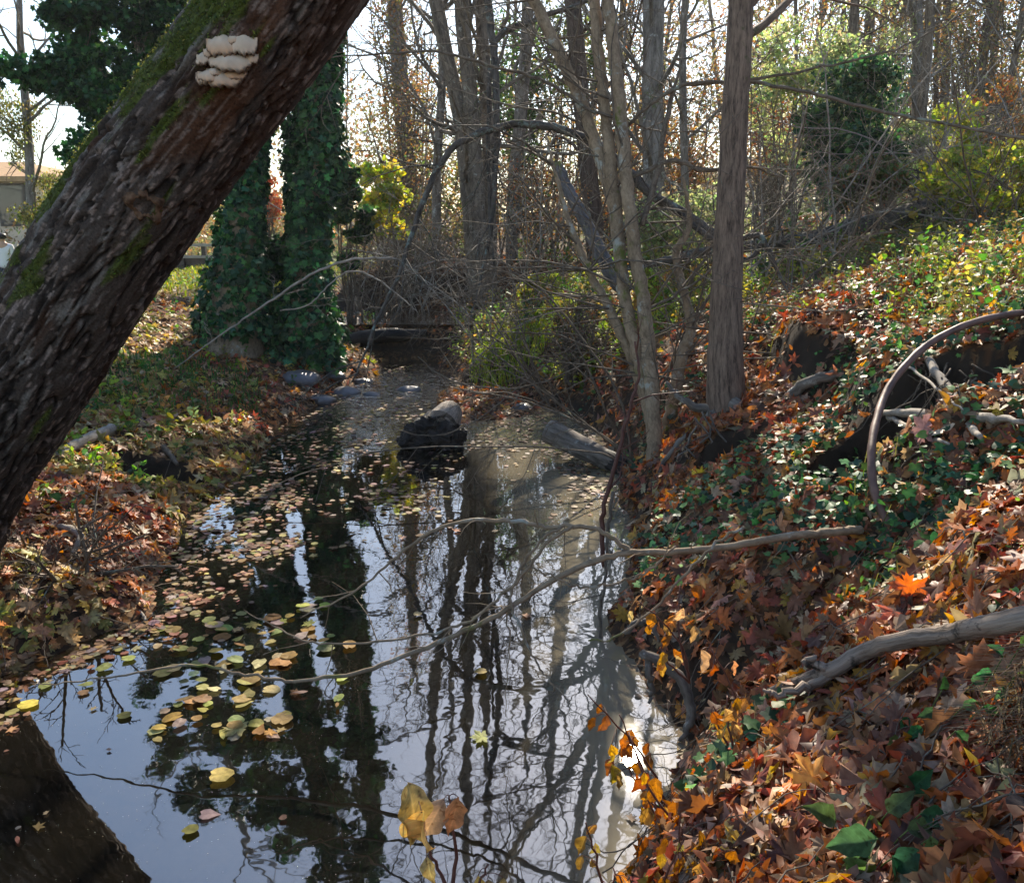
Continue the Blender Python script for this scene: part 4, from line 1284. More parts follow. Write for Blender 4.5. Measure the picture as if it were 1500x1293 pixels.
shrub('dull green bush above the fallen dark trunk', 1260, 262, 9.2, 170, 70, 1800, .05, [(.09, .14, .05), (.13, .17, .06), (.2, .13, .06)], HV, clumps=24)
shrub('sunlit yellow green bush at the right edge of the slope', 1455, 262, 8.6, 230, 110, 2600, .055, YG, HV, clumps=34)
shrub('yellow green bush at the top of the slope right of the ivy mound', 1395, 215, 10.5, 120, 130, 1200, .06, YG, HV, clumps=20)
shrub('brown leaved bush high at the right edge', 1470, 175, 12, 150, 120, 1200, .065, ORG + [(.16, .15, .06)], DV, clumps=22, matl=M_DRY)
shrub('green tinted tall bush in the top right corner', 1260, 70, 14, 170, 170, 1700, .06, PALEG + [(.12, .16, .05)], DV, clumps=30, clr=.24)
shrub('olive tall bush at the right top corner', 1440, 70, 15, 180, 200, 1300, .065, [(.18, .17, .07), (.25, .15, .07), (.16, .19, .07)], DV, clumps=30, clr=.24)
shrub('yellow weedy bush on the bank above the grass tuft', 800, 420, 10.8, 130, 44, 700, .05, YG, HV, clumps=18)
shrub('brown bramble mound beside the slim stems', 850, 480, 8.2, 130, 120, 900, .04, [(.15, .08, .04), (.10, .065, .04), (.12, .14, .04)], DV, clumps=20, stems=26, matl=M_DRY)
GOLD = [(.46, .30, .10), (.40, .24, .08), (.32, .26, .09), (.26, .25, .08), (.48, .36, .16)]
for lab, px, py, tt, w_, h_, n_ in (
        ('tall golden brushwood left of the forked grey tree', 585, 210, 18, 170, 300, 1500), ('tall tan brushwood between the forked grey tree and the slim stems', 790, 200, 19, 170, 340, 1500),
        ('tall russet brushwood behind the slim stems', 905, 230, 16, 160, 280, 1500), ('tall golden brushwood around the pale grey trunk', 990, 120, 18, 170, 280, 1500),
        ('tall straw coloured brushwood right of the straight dark trunk', 1150, 90, 17, 190, 260, 1500), ('tall tan brushwood high behind the ivy mound', 1300, 80, 18, 220, 260, 1700), ('tall rusty brushwood at the top right corner', 1450, 110, 17, 200, 280, 1700)):
    shrub(lab, px, py, tt, w_, h_, n_, .06, GOLD + ORG[:2], DV, 'brushwood', 'brushwood', clumps=40, stems=24, clr=.3, lv=3, matl=M_DRY, stem_mat=B_BRN)
shrub('red leaved shrub behind the ivied trees', 388, 285, 16, 60, 100, 700, .08, [(.42, .10, .05), (.45, .2, .09)], DV, clumps=10, matl=M_DRY)
shrub('golden shrub between the two ivied trees', 405, 420, 13, 60, 70, 700, .06, YG + [(.45, .35, .08)], HV, clumps=10)
shrub('yellow bush at the edge of the lawn', 300, 412, 13, 36, 40, 400, .05, YG, HV, clumps=8)

# ------------------------------------------------------------------ far wood
def base_bare(i, h, r, lean):
    t = thing('bare_tree', 'x', 'tree', (0, 0, 0))
    mb = MB()
    d = np.array([lean, 0, 1.0]); p = np.array([0, 0, -.3]); pts = [p.copy()]
    for k in range(12):
        d = d + rng.normal(0, .05, 3); d[2] = abs(d[2]); d /= np.linalg.norm(d); p = p + d * h / 12; pts.append(p.copy())
    pts = np.array(pts)
    mb.tube(pts, np.linspace(r, r * .3, 13), 8, rough=.1)
    mb.build('trunk', B_BRN, t)
    bb = MB()
    for k in range(26):
        f = rng.uniform(.18, .95); j = int(f * 12); a = rng.normal(0, 1, 3); a[2] = abs(a[2]) * .7 + .35
        grow(bb, pts[j], a, rng.uniform(.8, 2.3) * (1.25 - .5 * f), r * .28, 1, 3, .05, .15, nch=(6, 4, 3, 3))
    bb.build('branches', B_BRN, t)
    n = 700
    jj = rng.integers(2, 13, n)
    V, F, C = leaves(pts[jj] + rng.normal(0, .9, (n, 3)), [0, -.3, .5], rng.uniform(.04, .08, n), pal([(.32, .17, .07), (.22, .17, .06), (.25, .24, .08)], n), DV, .8)
    mk('leaves', V, [F], M_DRY, t, col=C)
    return t


bases = [base_bare(0, 9, .075, .05), base_bare(1, 11, .085, -.08), base_bare(2, 7.5, .05, .12), base_bare(3, 12, .10, 0.0)]
far = []
for k in range(38): far.append((rng.uniform(1090, 1720), rng.uniform(14, 32)))
for k in range(20): far.append((rng.uniform(480, 1060), rng.uniform(22, 38)))
for k in range(6): far.append((rng.uniform(-250, 60), rng.uniform(20, 40)))
for k, (px, tt) in enumerate(far):
    u = (px - 750) / FPX; x, y = u * tt, tt * .97
    z = float(H(x, y))
    if px > 1085: lab = 'slim bare tree in the hazy wood on the right hand slope'; gr = 'slim bare trees in the hazy wood on the right hand slope'
    elif px > 400: lab = 'slim bare tree far back in the wood beyond the creek bend'; gr = 'slim bare trees far back in the wood beyond the creek bend'
    else: lab = 'thin bare tree against the pale sky beside the house'; gr = 'thin bare trees against the pale sky beside the house'
    if k < 4:
        o = bases[k]; o.location = (x, y, z); o.rotation_euler.z = rng.uniform(0, 6.28); o['label'] = lab; o['group'] = gr
    else:
        dup(bases[k % 4], (x, y, z), rng.uniform(0, 6.28), rng.uniform(.75, 1.25), lab, gr)

# one distant mass of brush that closes the view
def far_brush():
    n = 85000
    a = rng.uniform(-.62, .78, n); t = rng.uniform(26, 48, n)
    x = np.tan(a) * t; y = t
    lim = np.where(x > 2, 1.0, .75)
    hgt = rng.random(n) ** 1.6 * 8.5 * (.35 + n2(x, y, .22, 3, 55)) * lim
    hgt = np.where((x < -9) , hgt * .35, hgt)
    q = np.column_stack([x, y, H(x, y) + hgt])
    return leaves(q, [0, -.4, .4], rng.uniform(.09, .19, n), pal([(.26, .19, .10), (.34, .21, .09), (.20, .21, .08), (.32, .29, .11), (.42, .22, .08)], n), DV, .8)


V, F, C = far_brush()
stuff('far_brush', V, F, C, M_DRY, 'distant mass of brown and olive brush closing the wood', 'undergrowth')

# ------------------------------------------------------------------ house, fence, person
def house():
    c = P(0, 330, 31)
    g = float(H(c[0], c[1]))
    t = thing('house', 'cream walled house with a low tan roof at the left edge', 'house', (c[0], c[1], g))
    wm = plain_mat('cream_render', (.74, .60, .48), .8, .06, 3, .2)
    rm = plain_mat('tan_roof', (.40, .25, .13), .85, .2, 8, .2, .5)
    dm = plain_mat('dark_frame', (.05, .04, .035), .5, .2)
    gm, nt, N, L = new_mat('window_glass'); out = nd(N, 'ShaderNodeOutputMaterial'); pb = nd(N, 'ShaderNodeBsdfPrincipled', Roughness=.05)
    pb.inputs['Base Color'].default_value = (.04, .05, .06, 1); L.new(pb.outputs[0], out.inputs[0])
    w, d, h = 7.2, 7.0, 3.0 - g
    mb = MB(); mb.box((c[0], c[1], g + h / 2 - .2), (w, d, h + .4)); mb.build('wall', wm, t, smooth=False)
    mb = MB()
    e = .5; z0 = g + h + .002; z1 = z0 + .85
    X0, X1, Y0, Y1 = c[0] - w / 2 - e, c[0] + w / 2 + e, c[1] - d / 2 - e, c[1] + d / 2 + e
    v = [[X0, Y0, z0], [X1, Y0, z0], [X1, Y1, z0], [X0, Y1, z0], [X0, Y0, z0 + .16], [X1, Y0, z0 + .16], [X1, Y1, z0 + .16], [X0, Y1, z0 + .16], [X0 + 3, c[1], z1], [X1 - 3, c[1], z1]]
    mb.raw(v, [[0, 1, 5, 4], [1, 2, 6, 5], [2, 3, 7, 6], [3, 0, 4, 7], [3, 2, 1, 0], [4, 5, 9, 8], [6, 7, 8, 9]]); mb.raw(v, [[5, 6, 9], [7, 4, 8]])
    mb.build('roof', rm, t, smooth=False)
    yf = c[1] - d / 2
    for wx in (-2.2, 0.4, 2.55):
        mb = MB(); mb.box((c[0] + wx, yf - .02, g + 1.55), (1.0, .08, 1.3)); f = mb.build('window', dm, t, smooth=False)
        mb = MB(); mb.box((c[0] + wx, yf - .064, g + 1.55), (.86, .012, 1.16)); mb.build('pane', gm, f, smooth=False)
    mb = MB(); mb.box((c[0] - .9, yf - .025, g + 1.02), (.95, .07, 2.05)); mb.build('door', dm, t, smooth=False)


house()


def fence():
    a, b = P(225, 402, 18.2), P(300, 404, 18.2)
    g0 = float(H((a[0] + b[0]) / 2, a[1]))
    t = thing('rail_fence', 'low dark two rail fence at the back of the lawn', 'fence', ((a[0] + b[0]) / 2, a[1], g0))
    mp_ = plain_mat('dark_post', (.07, .055, .05), .8, .3); mr_ = plain_mat('grey_rail', (.34, .30, .26), .7, .2)
    x0, x1 = a[0] - .8, b[0] + .5
    n = 6
    for i in range(n):
        x = x0 + (x1 - x0) * i / (n - 1); g = float(H(x, a[1]))
        mb = MB(); mb.box((x, a[1], g + .21), (.09, .09, .52)); mb.build('post', mp_, t, smooth=False)
    for zz, m_, th in ((.50, mr_, .06), (.26, mr_, .05)):
        mb = MB(); mb.box(((x0 + x1) / 2, a[1] - .07, g0 + zz), (x1 - x0 + .1, .045, th)); mb.build('rail', m_, t, smooth=False)
    mb = MB(); mb.box(((x0 + x1) / 2, a[1] + .065, g0 + .16), (x1 - x0, .02, .26)); mb.build('board', mp_, t, smooth=False)


fence()


def person():
    # only the head shows past the leaning trunk; the body stands behind it
    T = 14.6
    hd = P(3, 350, T)
    g = float(H(hd[0], hd[1]))
    ht = hd[2] + .115 - g
    t = thing('person', 'dark haired person in a white shirt at the left edge below the house', 'person', (hd[0], hd[1], g))
    s = ht / 1.7
    def skin(name, verts, edges, radii, mat, parent):
        me = bpy.data.meshes.new(name); me.from_pydata([tuple(np.array(v) * s) for v in verts], edges, []); me.update()
        o = bpy.data.objects.new(name, me); COL.objects.link(o); o.parent = parent
        md = o.modifiers.new('skin', 'SKIN'); md.use_smooth_shade = True
        for i, r_ in enumerate(radii): me.skin_vertices[0].data[i].radius = (r_[0] * s, r_[1] * s)
        me.skin_vertices[0].data[0].use_root = True
        o.modifiers.new('sub', 'SUBSURF').levels = 2; o.modifiers['sub'].render_levels = 2
        me.materials.append(mat); return o
    sk = plain_mat('skin_tone', (.45, .27, .18), .5, .05); sh = plain_mat('white_cloth', (.68, .68, .70), .8, .05); tr = plain_mat('dark_trousers', (.03, .035, .05), .8, .1); hr = plain_mat('dark_hair', (.015, .012, .012), .5, .3, 40)
    V = [(0, 0, .95), (0, .01, 1.15), (0, 0, 1.38), (0, -.01, 1.48), (0, -.015, 1.56), (0, -.02, 1.64),
         (.09, 0, .88), (.10, -.01, .48), (.10, .02, .08), (.11, -.13, .03), (-.09, 0, .88), (-.10, -.01, .48), (-.10, .02, .08), (-.11, -.13, .03),
         (.17, 0, 1.38), (.22, .03, 1.10), (.23, -.04, .86), (-.17, 0, 1.38), (-.22, .03, 1.10), (-.23, -.04, .86)]
    E = [(0, 1), (1, 2), (2, 3), (3, 4), (4, 5), (0, 6), (6, 7), (7, 8), (8, 9), (0, 10), (10, 11), (11, 12), (12, 13), (2, 14), (14, 15), (15, 16), (2, 17), (17, 18), (18, 19)]
    Rr = [(.14, .10), (.12, .09), (.13, .09), (.055, .055), (.075, .085), (.07, .08), (.085, .085), (.055, .055), (.04, .04), (.035, .03), (.085, .085), (.055, .055), (.04, .04), (.035, .03), (.055, .055), (.042, .042), (.032, .032), (.055, .055), (.042, .042), (.032, .032)]
    skin('body', V, E, Rr, sk, t)
    skin('shirt', [(0, 0, .84), (0, .01, 1.15), (0, 0, 1.38), (0, -.005, 1.47), (.18, 0, 1.37), (.225, .03, 1.08), (-.18, 0, 1.37), (-.225, .03, 1.08)], [(0, 1), (1, 2), (2, 3), (2, 4), (4, 5), (2, 6), (6, 7)], [(.175, .14), (.15, .115), (.155, .115), (.07, .07), (.07, .07), (.06, .06), (.07, .07), (.06, .06)], sh, t)
    skin('trousers', [(0, 0, .98), (.095, 0, .86), (.10, -.01, .48), (.10, .02, .06), (-.095, 0, .86), (-.10, -.01, .48), (-.10, .02, .06)], [(0, 1), (1, 2), (2, 3), (0, 4), (4, 5), (5, 6)], [(.155, .12), (.10, .10), (.075, .075), (.06, .06), (.10, .10), (.075, .075), (.06, .06)], tr, t)
    skin('hair', [(0, .0, 1.52), (0, -.01, 1.60), (0, -.01, 1.68)], [(0, 1), (1, 2)], [(.10, .10), (.125, .125), (.10, .11)], hr, t)


person()

# ------------------------------------------------------------------ logs, stones and ledge in the stream
def log_thing(name, label, cat, a, b, r0, r1, mat_side, mat_end, ragged=.12, n=40):
    """thick sawn or broken log from a (near end) to b"""
    a = np.asarray(a, float); b = np.asarray(b, float)
    t = thing(name, label, cat, a)
    p = smooth_path([a, (a + b) / 2 + rng.normal(0, .015, 3), b], 12)
    mb = MB(); mb.tube(p, np.linspace(r0, r1, len(p)), n, rough=.14, seed=3, cap=True); mb.build('log_body', mat_side, t)
    d = (a - b) / np.linalg.norm(a - b)
    u = np.cross(d, [0, 0, 1]); u /= np.linalg.norm(u); v = np.cross(u, d)
    nr, na = 12, 48
    rr_ = np.linspace(0, 1.06, nr)[:, None]; th = np.linspace(0, 2 * math.pi, na, endpoint=False)[None, :]
    cx, cy_ = rr_ * np.cos(th), rr_ * np.sin(th)
    q = np.stack([cx * 4, cy_ * 4, np.zeros_like(cx) + 1.3], -1)
    dep = (fbm(q, 4, 6) - .5) * ragged * 2.6 + .03
    ed = 1 + (fbm(np.stack([np.cos(th) * 2.5, np.sin(th) * 2.5, th * 0], -1), 3, 9) - .5) * .5 * rr_ ** 2
    E = a + (cx * ed * r0)[..., None] * u + (cy_ * ed * r0)[..., None] * v + dep[..., None] * d
    E2 = a + (cx[-1:] * r0 * 1.0)[..., None] * u + (cy_[-1:] * r0 * 1.0)[..., None] * v - .12 * d
    VV = np.concatenate([E, E2]).reshape(-1, 3)
    i = np.arange(nr)[:, None] * na; j = np.arange(na)[None, :]; j2 = (j + 1) % na
    Q = np.stack([i + j, i + j2, i + na + j2, i + na + j], -1).reshape(-1, 4)
    mk('broken_end', VV, [Q], mat_end, t, smooth=False)
    return t


a = W(637, 640, .08); a[2] = .10
b = W(658, 602, .13); b[2] = .11
log_thing('rotten_log', 'thick pale log with a black rotten end lying on the leafy bar midstream', 'log', a, b, .16, .115, B_LOG, B_WET, .2)
mb = MB()
for dx, dz, s_ in ((-.17, .03, .07), (-.06, .08, .08), (.11, .06, .07), (.18, .01, .07), (-.21, -.03, .07), (.05, .0, .10), (-.10, -.05, .09), (.13, -.06, .09)):
    q = a + np.array([dx, -.06, dz]); th = np.linspace(0, 2 * math.pi, 26, endpoint=False); ph = np.linspace(0, math.pi, 17)
    vv = np.array([[math.sin(f) * math.cos(e), math.sin(f) * math.sin(e), math.cos(f)] for f in ph for e in th])
    vv = vv * (s_ * (.6 + .95 * fbm(vv * 2.6 + dx * 9, 4, 4)))[:, None] * [1.15, .8, .9] + q
    ii = np.arange(16)[:, None] * 26; jj = np.arange(26)[None, :]
    mb.raw(vv, np.stack([ii + jj, ii + 26 + jj, ii + 26 + (jj + 1) % 26, ii + (jj + 1) % 26], -1).reshape(-1, 4))
lt = [o for o in bpy.data.objects if o.name == 'rotten_log'][0]
mb.build('rotten_wood', B_WET, lt, smooth=False)

a = W(905, 683, .03); a[2] = .04
b = W(806, 628, .22); b[2] = .20
log_thing('broken_log', 'smaller grey split log slanting down into the pool near the right shore', 'log', a, b, .07, .095, B_GREY, B_WET, .12, 24)

mb = MB()
p = limb(mb, [(455, 506, 11.3), (500, 500), (545, 494), (590, 490), (625, 488)], [.05, .09, .10, .08, .05], n=12, rough=.25)
o = mb.build('ledge_log', B_WET, origin=p[2]); tag(o, 'dark wet log lying along the lip of the little ledge', 'log')

ST = plain_mat('wet_stone', (.11, .105, .11), .35, .35, 14, .5, .4)
stones = [(470, 590, .12, 'flat dark stone in the riffle nearest the left bank'), (505, 575, .13, 'dark flat stone in the riffle below the ledge'), (545, 578, .08, 'small wet stone in the middle of the riffle'), (600, 572, .10, 'grey wet stone in the riffle just left of the log'), (440, 560, .16, 'largest dark stone at the mouth of the riffle'),
          (532, 560, .09, 'wet stone under the ledge on the right'), (490, 556, .10, 'wet stone under the ledge on the left'), (765, 600, .08, 'little stone in the side channel by the grass tuft'), (335, 520, .13, 'round bluish stone at the foot of the ivied tree')]
for i, (px, py, s_, lab) in enumerate(stones):
    q = G(px, py); q[2] = max(float(H(q[0], q[1])), -.03) + s_ * .18
    th = np.linspace(0, 2 * math.pi, 22, endpoint=False); ph = np.linspace(0, math.pi, 12)
    vv = np.array([[math.sin(f) * math.cos(e), math.sin(f) * math.sin(e), math.cos(f)] for f in ph for e in th])
    vv = vv * (.7 + .6 * fbm(vv * 1.6 + i * 5, 3, 14))[:, None] * np.array([1.25, 1.0, .55]) * s_ + q
    ii = np.arange(11)[:, None] * 22; jj = np.arange(22)[None, :]
    o = mk('stone', vv, [np.stack([ii + jj, ii + 22 + jj, ii + 22 + (jj + 1) % 22, ii + (jj + 1) % 22], -1).reshape(-1, 4)], ST, smooth=True, origin=q)
    tag(o, lab, 'stone', 'stones in the stream')

# ------------------------------------------------------------------ pipe, sticks and fallen branches on the right bank
mb = MB()
pp_ = [(1308, 782), (1300, 764), (1286, 735), (1278, 700), (1277, 655), (1284, 615), (1298, 575), (1322, 540), (1355, 508), (1400, 482), (1450, 466), (1505, 458), (1590, 458), (1650, 485)]
kept = list(HOLES); HOLES.clear(); e0, e1 = on_ground([pp_[0]], -.01)[0][2], on_ground([(1495, 470)], .08)[0][2]; HOLES.extend(kept)
q = ppath([(x, y, e0 - .10 * math.sin(min(1, i / 6) * math.pi) + (e1 - e0) * (i / 11)) for i, (x, y) in enumerate(pp_)], None, 12)
mb.tube(q, np.full(len(q), .0145) * (1 + .05 * np.sin(np.arange(len(q)) * .7)), 20, rough=.05)
PIPE = plain_mat('brown_pipe', (.15, .082, .062), .55, .4, 14, .35, .25)
o = mb.build('bent_pipe', PIPE, origin=q[0]); tag(o, 'dull brown pipe bent in a big hoop over the right bank', 'pipe')


def bar(name, lab, cat, lst, rs, mat, n=9, rough=.15, tw=0, twL=.3, group=None, jit=.003, lay=None):
    if lay is not None:
        kept = list(HOLES); HOLES.clear()
        e = on_ground([lst[0][:2], lst[-1][:2]], lay); HOLES.extend(kept)
        lst = [(q[0], q[1], e[0][2] + (e[1][2] - e[0][2]) * i / (len(lst) - 1)) for i, q in enumerate(lst)]
    mb = MB(); p = limb(mb, lst, rs, n=n, rough=rough, jit=jit)
    if tw: side_twigs(mb, p, tw, twL, rs[0] * .45, 1, .15, .22)
    o = mb.build(name, mat, origin=p[0]); tag(o, lab, cat, group); return o, p


bar('dead_stick', 'bleached straight stick slanting down behind the hoop of pipe', 'stick', [(1322, 492, 3.9), (1345, 512), (1372, 545), (1400, 590), (1420, 620), (1436, 640)], [.009, .019, .02, .018, .008], B_PALE, lay=0.24)
bar('dead_stick', 'thick grey stick lying level in the dark hollow behind the pipe', 'stick', [(1295, 604, 3.9), (1340, 606), (1390, 612), (1440, 612), (1500, 618)], [.012, .02, .019, .017, .008], B_PALE, lay=0.2)
bar('dead_stick', 'thin grey stick low in the dark hollow behind the pipe', 'stick', [(1300, 610, 3.8), (1330, 625), (1365, 640), (1390, 650)], [.008, .012, .010, .004], B_PALE, lay=0.17)
bar('dead_stick', 'slender dry twig crossing the top of the dark hollow', 'stick', [(1320, 530, 3.9), (1355, 555), (1385, 580), (1410, 600)], [.006, .006, .005, .003], B_PALE, lay=0.18)
mb = MB()
kept = list(HOLES); HOLES.clear()
for i in range(34):
    x0 = rng.uniform(1215, 1450); y0 = rng.uniform(520, 560) + abs(x0 - 1340) * .15
    e = on_ground([(x0, y0)], .02)[0]
    limb(mb, [e, (x0 + rng.normal(0, 18), y0 + 30, e[2] - .01), (x0 + rng.normal(0, 40), y0 + rng.uniform(50, 110), e[2] + .02)], [.004, .003, .0012], n=4, jit=.006)
HOLES.extend(kept)
o = mb.build('hanging_rootlets', B_TWIG); tag(o, 'fine dry rootlets hanging across the dark hollow behind the pipe', 'roots', kind='stuff')
bar('dead_stick', 'short stub of stick among the ivy below the exposed roots', 'stick', [(1100, 770, 3.6), (1125, 745), (1150, 728)], [.012, .014, .012], B_TWIG, lay=0.03)
bar('dead_stick', 'pale stub of branch on the left bank slope', 'stick', [(85, 668, 5.9), (125, 645), (160, 630), (178, 624)], [.03, .036, .034, .012], B_PALE, n=12, lay=0.06)
bar('dead_stick', 'thin pale stick leaning on the red leaf mound at the left shore', 'stick', [(150, 835, 4.0), (180, 865), (205, 895), (215, 908)], [.008, .008, .007, .005], B_PALE, lay=0.04)
bar('dead_stick', 'short pale root end curling out of the left bank', 'stick', [(75, 770, 4.6), (105, 775), (118, 788), (105, 812)], [.016, .018, .018, .010], B_PALE, lay=0.03)
bar('dead_stick', 'dark branch stub hanging over the hole in the left bank', 'stick', [(200, 610, 6.0), (225, 640), (245, 660), (260, 680)], [.03, .03, .025, .012], B_TWIG, lay=0.05)
bar('dead_stick', 'dark curved stick among the leaves at the bottom right', 'stick', [(1165, 1205, 1.75), (1195, 1215), (1220, 1205), (1235, 1195)], [.008, .009, .008, .006], B_TWIG, lay=0.03)

B_FB = bark_mat('worn_branch_wood', (.09, .066, .052), (.42, .33, .26), 26, .08, (.03, .026, .024), .2, bump=.8)
fb = on_ground([(1128, 1012), (1165, 1000), (1215, 983), (1265, 955), (1310, 940), (1380, 930), (1440, 918), (1495, 905)], .13)
tl = np.linspace(fb[0][2], min(q[2] for q in fb[-3:]), 8)
fb = [(q[0], q[1], min(q[2], tt + .03)) for q, tt in zip(fb, tl)] + [(1640, 870, tl[-1] - .1)]
FB, p = bar('fallen_branch', 'thick grey fallen branch with a split broken end lying on the leaves at right', 'branch', fb, [.009, .016, .019, .020, .020, .021, .022, .023, .025], B_FB, n=18, rough=.09, jit=.001)
t0 = fb[2][2]
mb = MB(); limb(mb, [(1206, 980, t0), (1190, 972), (1176, 966)], [.013, .011, .007], n=8)
limb(mb, [(1225, 985, t0), (1180, 1006), (1140, 1016), (1118, 1010)], [.012, .012, .009, .004], n=8, rough=.3)
o = mb.build('broken_stub', B_FB, FB)

bar('root', 'grey forked root curling down the undercut right shore', 'root', [(940, 955, 2.95), (965, 968), (985, 980), (1002, 1005), (1013, 1040), (1005, 1070), (995, 1085)], [.016, .019, .02, .018, .018, .014, .006], B_GREY, n=10, rough=.2)
bar('root', 'short grey root hanging beside the forked root at the shore', 'root', [(950, 965, 2.95), (950, 990), (956, 1010), (950, 1030)], [.014, .012, .01, .005], B_GREY, n=8)
bar('root', 'small grey root poking out above the forked root', 'root', [(915, 925, 3.15), (935, 912), (955, 915), (965, 940)], [.012, .012, .01, .005], B_GREY, n=8)

# foreground boughs reaching over the water
mb = MB()
p = limb(mb, [(1262, 776, 2.95), (1240, 778), (1195, 781), (1130, 790), (1050, 803), (990, 808), (925, 810, 2.85), (870, 822), (800, 855), (740, 893), (680, 925), (600, 958), (520, 985), (430, 998, 2.9)], [.015, .014, .0125, .0115, .0105, .010, .009, .0085, .008, .007, .0055], n=10, jit=.002, rough=.1)
limb(mb, [(430, 998, 2.9), (395, 992), (340, 984), (280, 974), (200, 985), (120, 998), (45, 1000, 3.0)], [.0055, .005, .004, .003, .0015], n=6, jit=.003)
q = limb(mb, [(925, 810, 2.85), (900, 790), (860, 772), (800, 771), (760, 763), (690, 763), (640, 776), (590, 806), (540, 852), (500, 876), (440, 905, 2.9)], [.008, .0075, .007, .006, .005, .0035, .002], n=8, jit=.003)
q2 = limb(mb, [(838, 771, 2.85), (800, 796), (762, 846), (720, 886), (680, 912), (610, 932), (500, 944), (440, 936), (380, 905)], [.006, .0055, .005, .004, .0035, .002], n=7, jit=.003)
q3 = limb(mb, [(822, 772, 2.85), (785, 800), (755, 850), (748, 880), (760, 915), (782, 965), (800, 990), (812, 1012)], [.005, .005, .0045, .004, .003], n=7, jit=.003)
limb(mb, [(690, 905, 2.9), (735, 890), (745, 950), (740, 1050)], [.003, .003, .002, .001], n=5)
limb(mb, [(1090, 772, 2.8), (1050, 795), (1000, 845), (960, 890), (900, 935), (862, 938)], [.005, .005, .0045, .004, .003], n=7, jit=.003)
q4 = limb(mb, [(780, 830, 2.8), (820, 850), (850, 860), (900, 855), (950, 835), (990, 800)], [.003, .004, .004, .004, .003], n=6)
for pp, k in ((p, 8), (q, 9), (q2, 8), (q3, 5), (q4, 4)): side_twigs(mb, pp, k, .22, .0022, 0, .2, .2, -.02)
o = mb.build('overhanging_bough', B_YOUNG, origin=p[0]); tag(o, 'long bare grey bough forking out low over the near pool from the right bank', 'branch')

bar('bare_sapling', 'thin brown stem leaning up from the right shore in front of the pool', 'stem', [(885, 830, 4.3), (882, 760), (895, 700), (912, 640), (925, 590), (935, 550), (930, 500)], [.012, .012, .011, .010, .008, .005], B_RED, tw=5)
bar('hanging_vine', 'dark thin vine dangling into the pool by the right shore', 'stem', [(898, 720, 3.7), (890, 790), (886, 850), (878, 910), (884, 970), (890, 1010), (885, 1040)], [.007, .007, .006, .006, .005], B_TWIG, tw=4)
bar('bare_twig', 'pale thin branch crossing in front of the ivied trees', 'twig', [(255, 540, 6.6), (310, 500), (365, 462), (420, 425), (470, 395), (520, 380), (575, 378)], [.003, .006, .008, .009, .010, .009], B_PALE, tw=5)
bar('bare_twig', 'pale looping twig hanging left of the arching limb', 'twig', [(410, 455, 6.6), (450, 448), (480, 420), (510, 398), (545, 405), (590, 438), (612, 458)], [.004, .005, .006, .007, .006, .003], B_PALE, tw=3)
bar('bare_twig', 'U shaped thin twig sagging over the log', 'twig', [(612, 522, 6.6), (650, 552), (700, 566), (760, 568), (820, 550), (880, 520), (930, 500)], [.004, .006, .006, .006, .006, .005], B_TWIG, tw=5)
bar('bare_twig', 'thin bent twig dipping in front of the black log end', 'twig', [(575, 628, 6.4), (620, 638), (665, 632), (720, 600), (790, 540), (850, 500)], [.003, .005, .005, .005, .004], B_TWIG, tw=4)


# arching thicket of thin stems on the right shore
def thicket(label, bpx, bpy_, bt, n, spread, hgt, seed_dir, mat=None):
    b = P(bpx, bpy_, bt); b[2] = float(H(b[0], b[1])) - .05
    t = thing('bare_thicket', label, 'thicket', b)
    mb = MB()
    for i in range(n):
        s = b + np.array([rng.normal(0, .15), rng.normal(0, .15), 0])
        d = np.array([seed_dir[0] + rng.normal(0, .35), seed_dir[1] + rng.normal(0, .35), seed_dir[2]])
        L = hgt * rng.uniform(.5, 1.15)
        grow(mb, s, d, L, rng.uniform(.006, .012), 0, 2, rng.uniform(-.12, -.02), .12, nch=(7, 4, 3), ratio=.4, sides=(5, 4, 3, 3), start=.25)
    mb.build('stems', mat or B_TWIG, t)


thicket('tangle of thin bare stems arching left over the creek from the slim stems', 930, 610, 6.1, 7, .3, 2.3, (-.75, -.1, 1.0))
thicket('tangle of bare twigs behind the slim stems on the far shore', 820, 560, 8.3, 8, .3, 2.1, (-.5, 0, 1.0))
thicket('bare twiggy bush right of the slim stems', 1000, 590, 6.4, 9, .3, 1.7, (.25, 0, 1.0))
thicket('thin bare stems standing in front of the fallen trunk on the slope', 1170, 450, 7.4, 9, .3, 1.9, (.1, 0, 1.0))
thicket('tangle of bare twigs over the dark cut bank', 560, 450, 12.5, 14, .4, 2.2, (.1, -.1, 1.0))
thicket('low tangle of bare stems right of the grass tuft', 770, 470, 10, 7, .3, 1.9, (-.2, 0, 1.0))
thicket('bare bramble canes arching on the slope at the right edge', 1440, 330, 7.6, 10, .3, 1.6, (-.4, -.2, .8))
thicket('grey bare bush low on the slope left of the ivy mound', 1130, 330, 9.0, 12, .3, 1.9, (0, 0, 1.0))
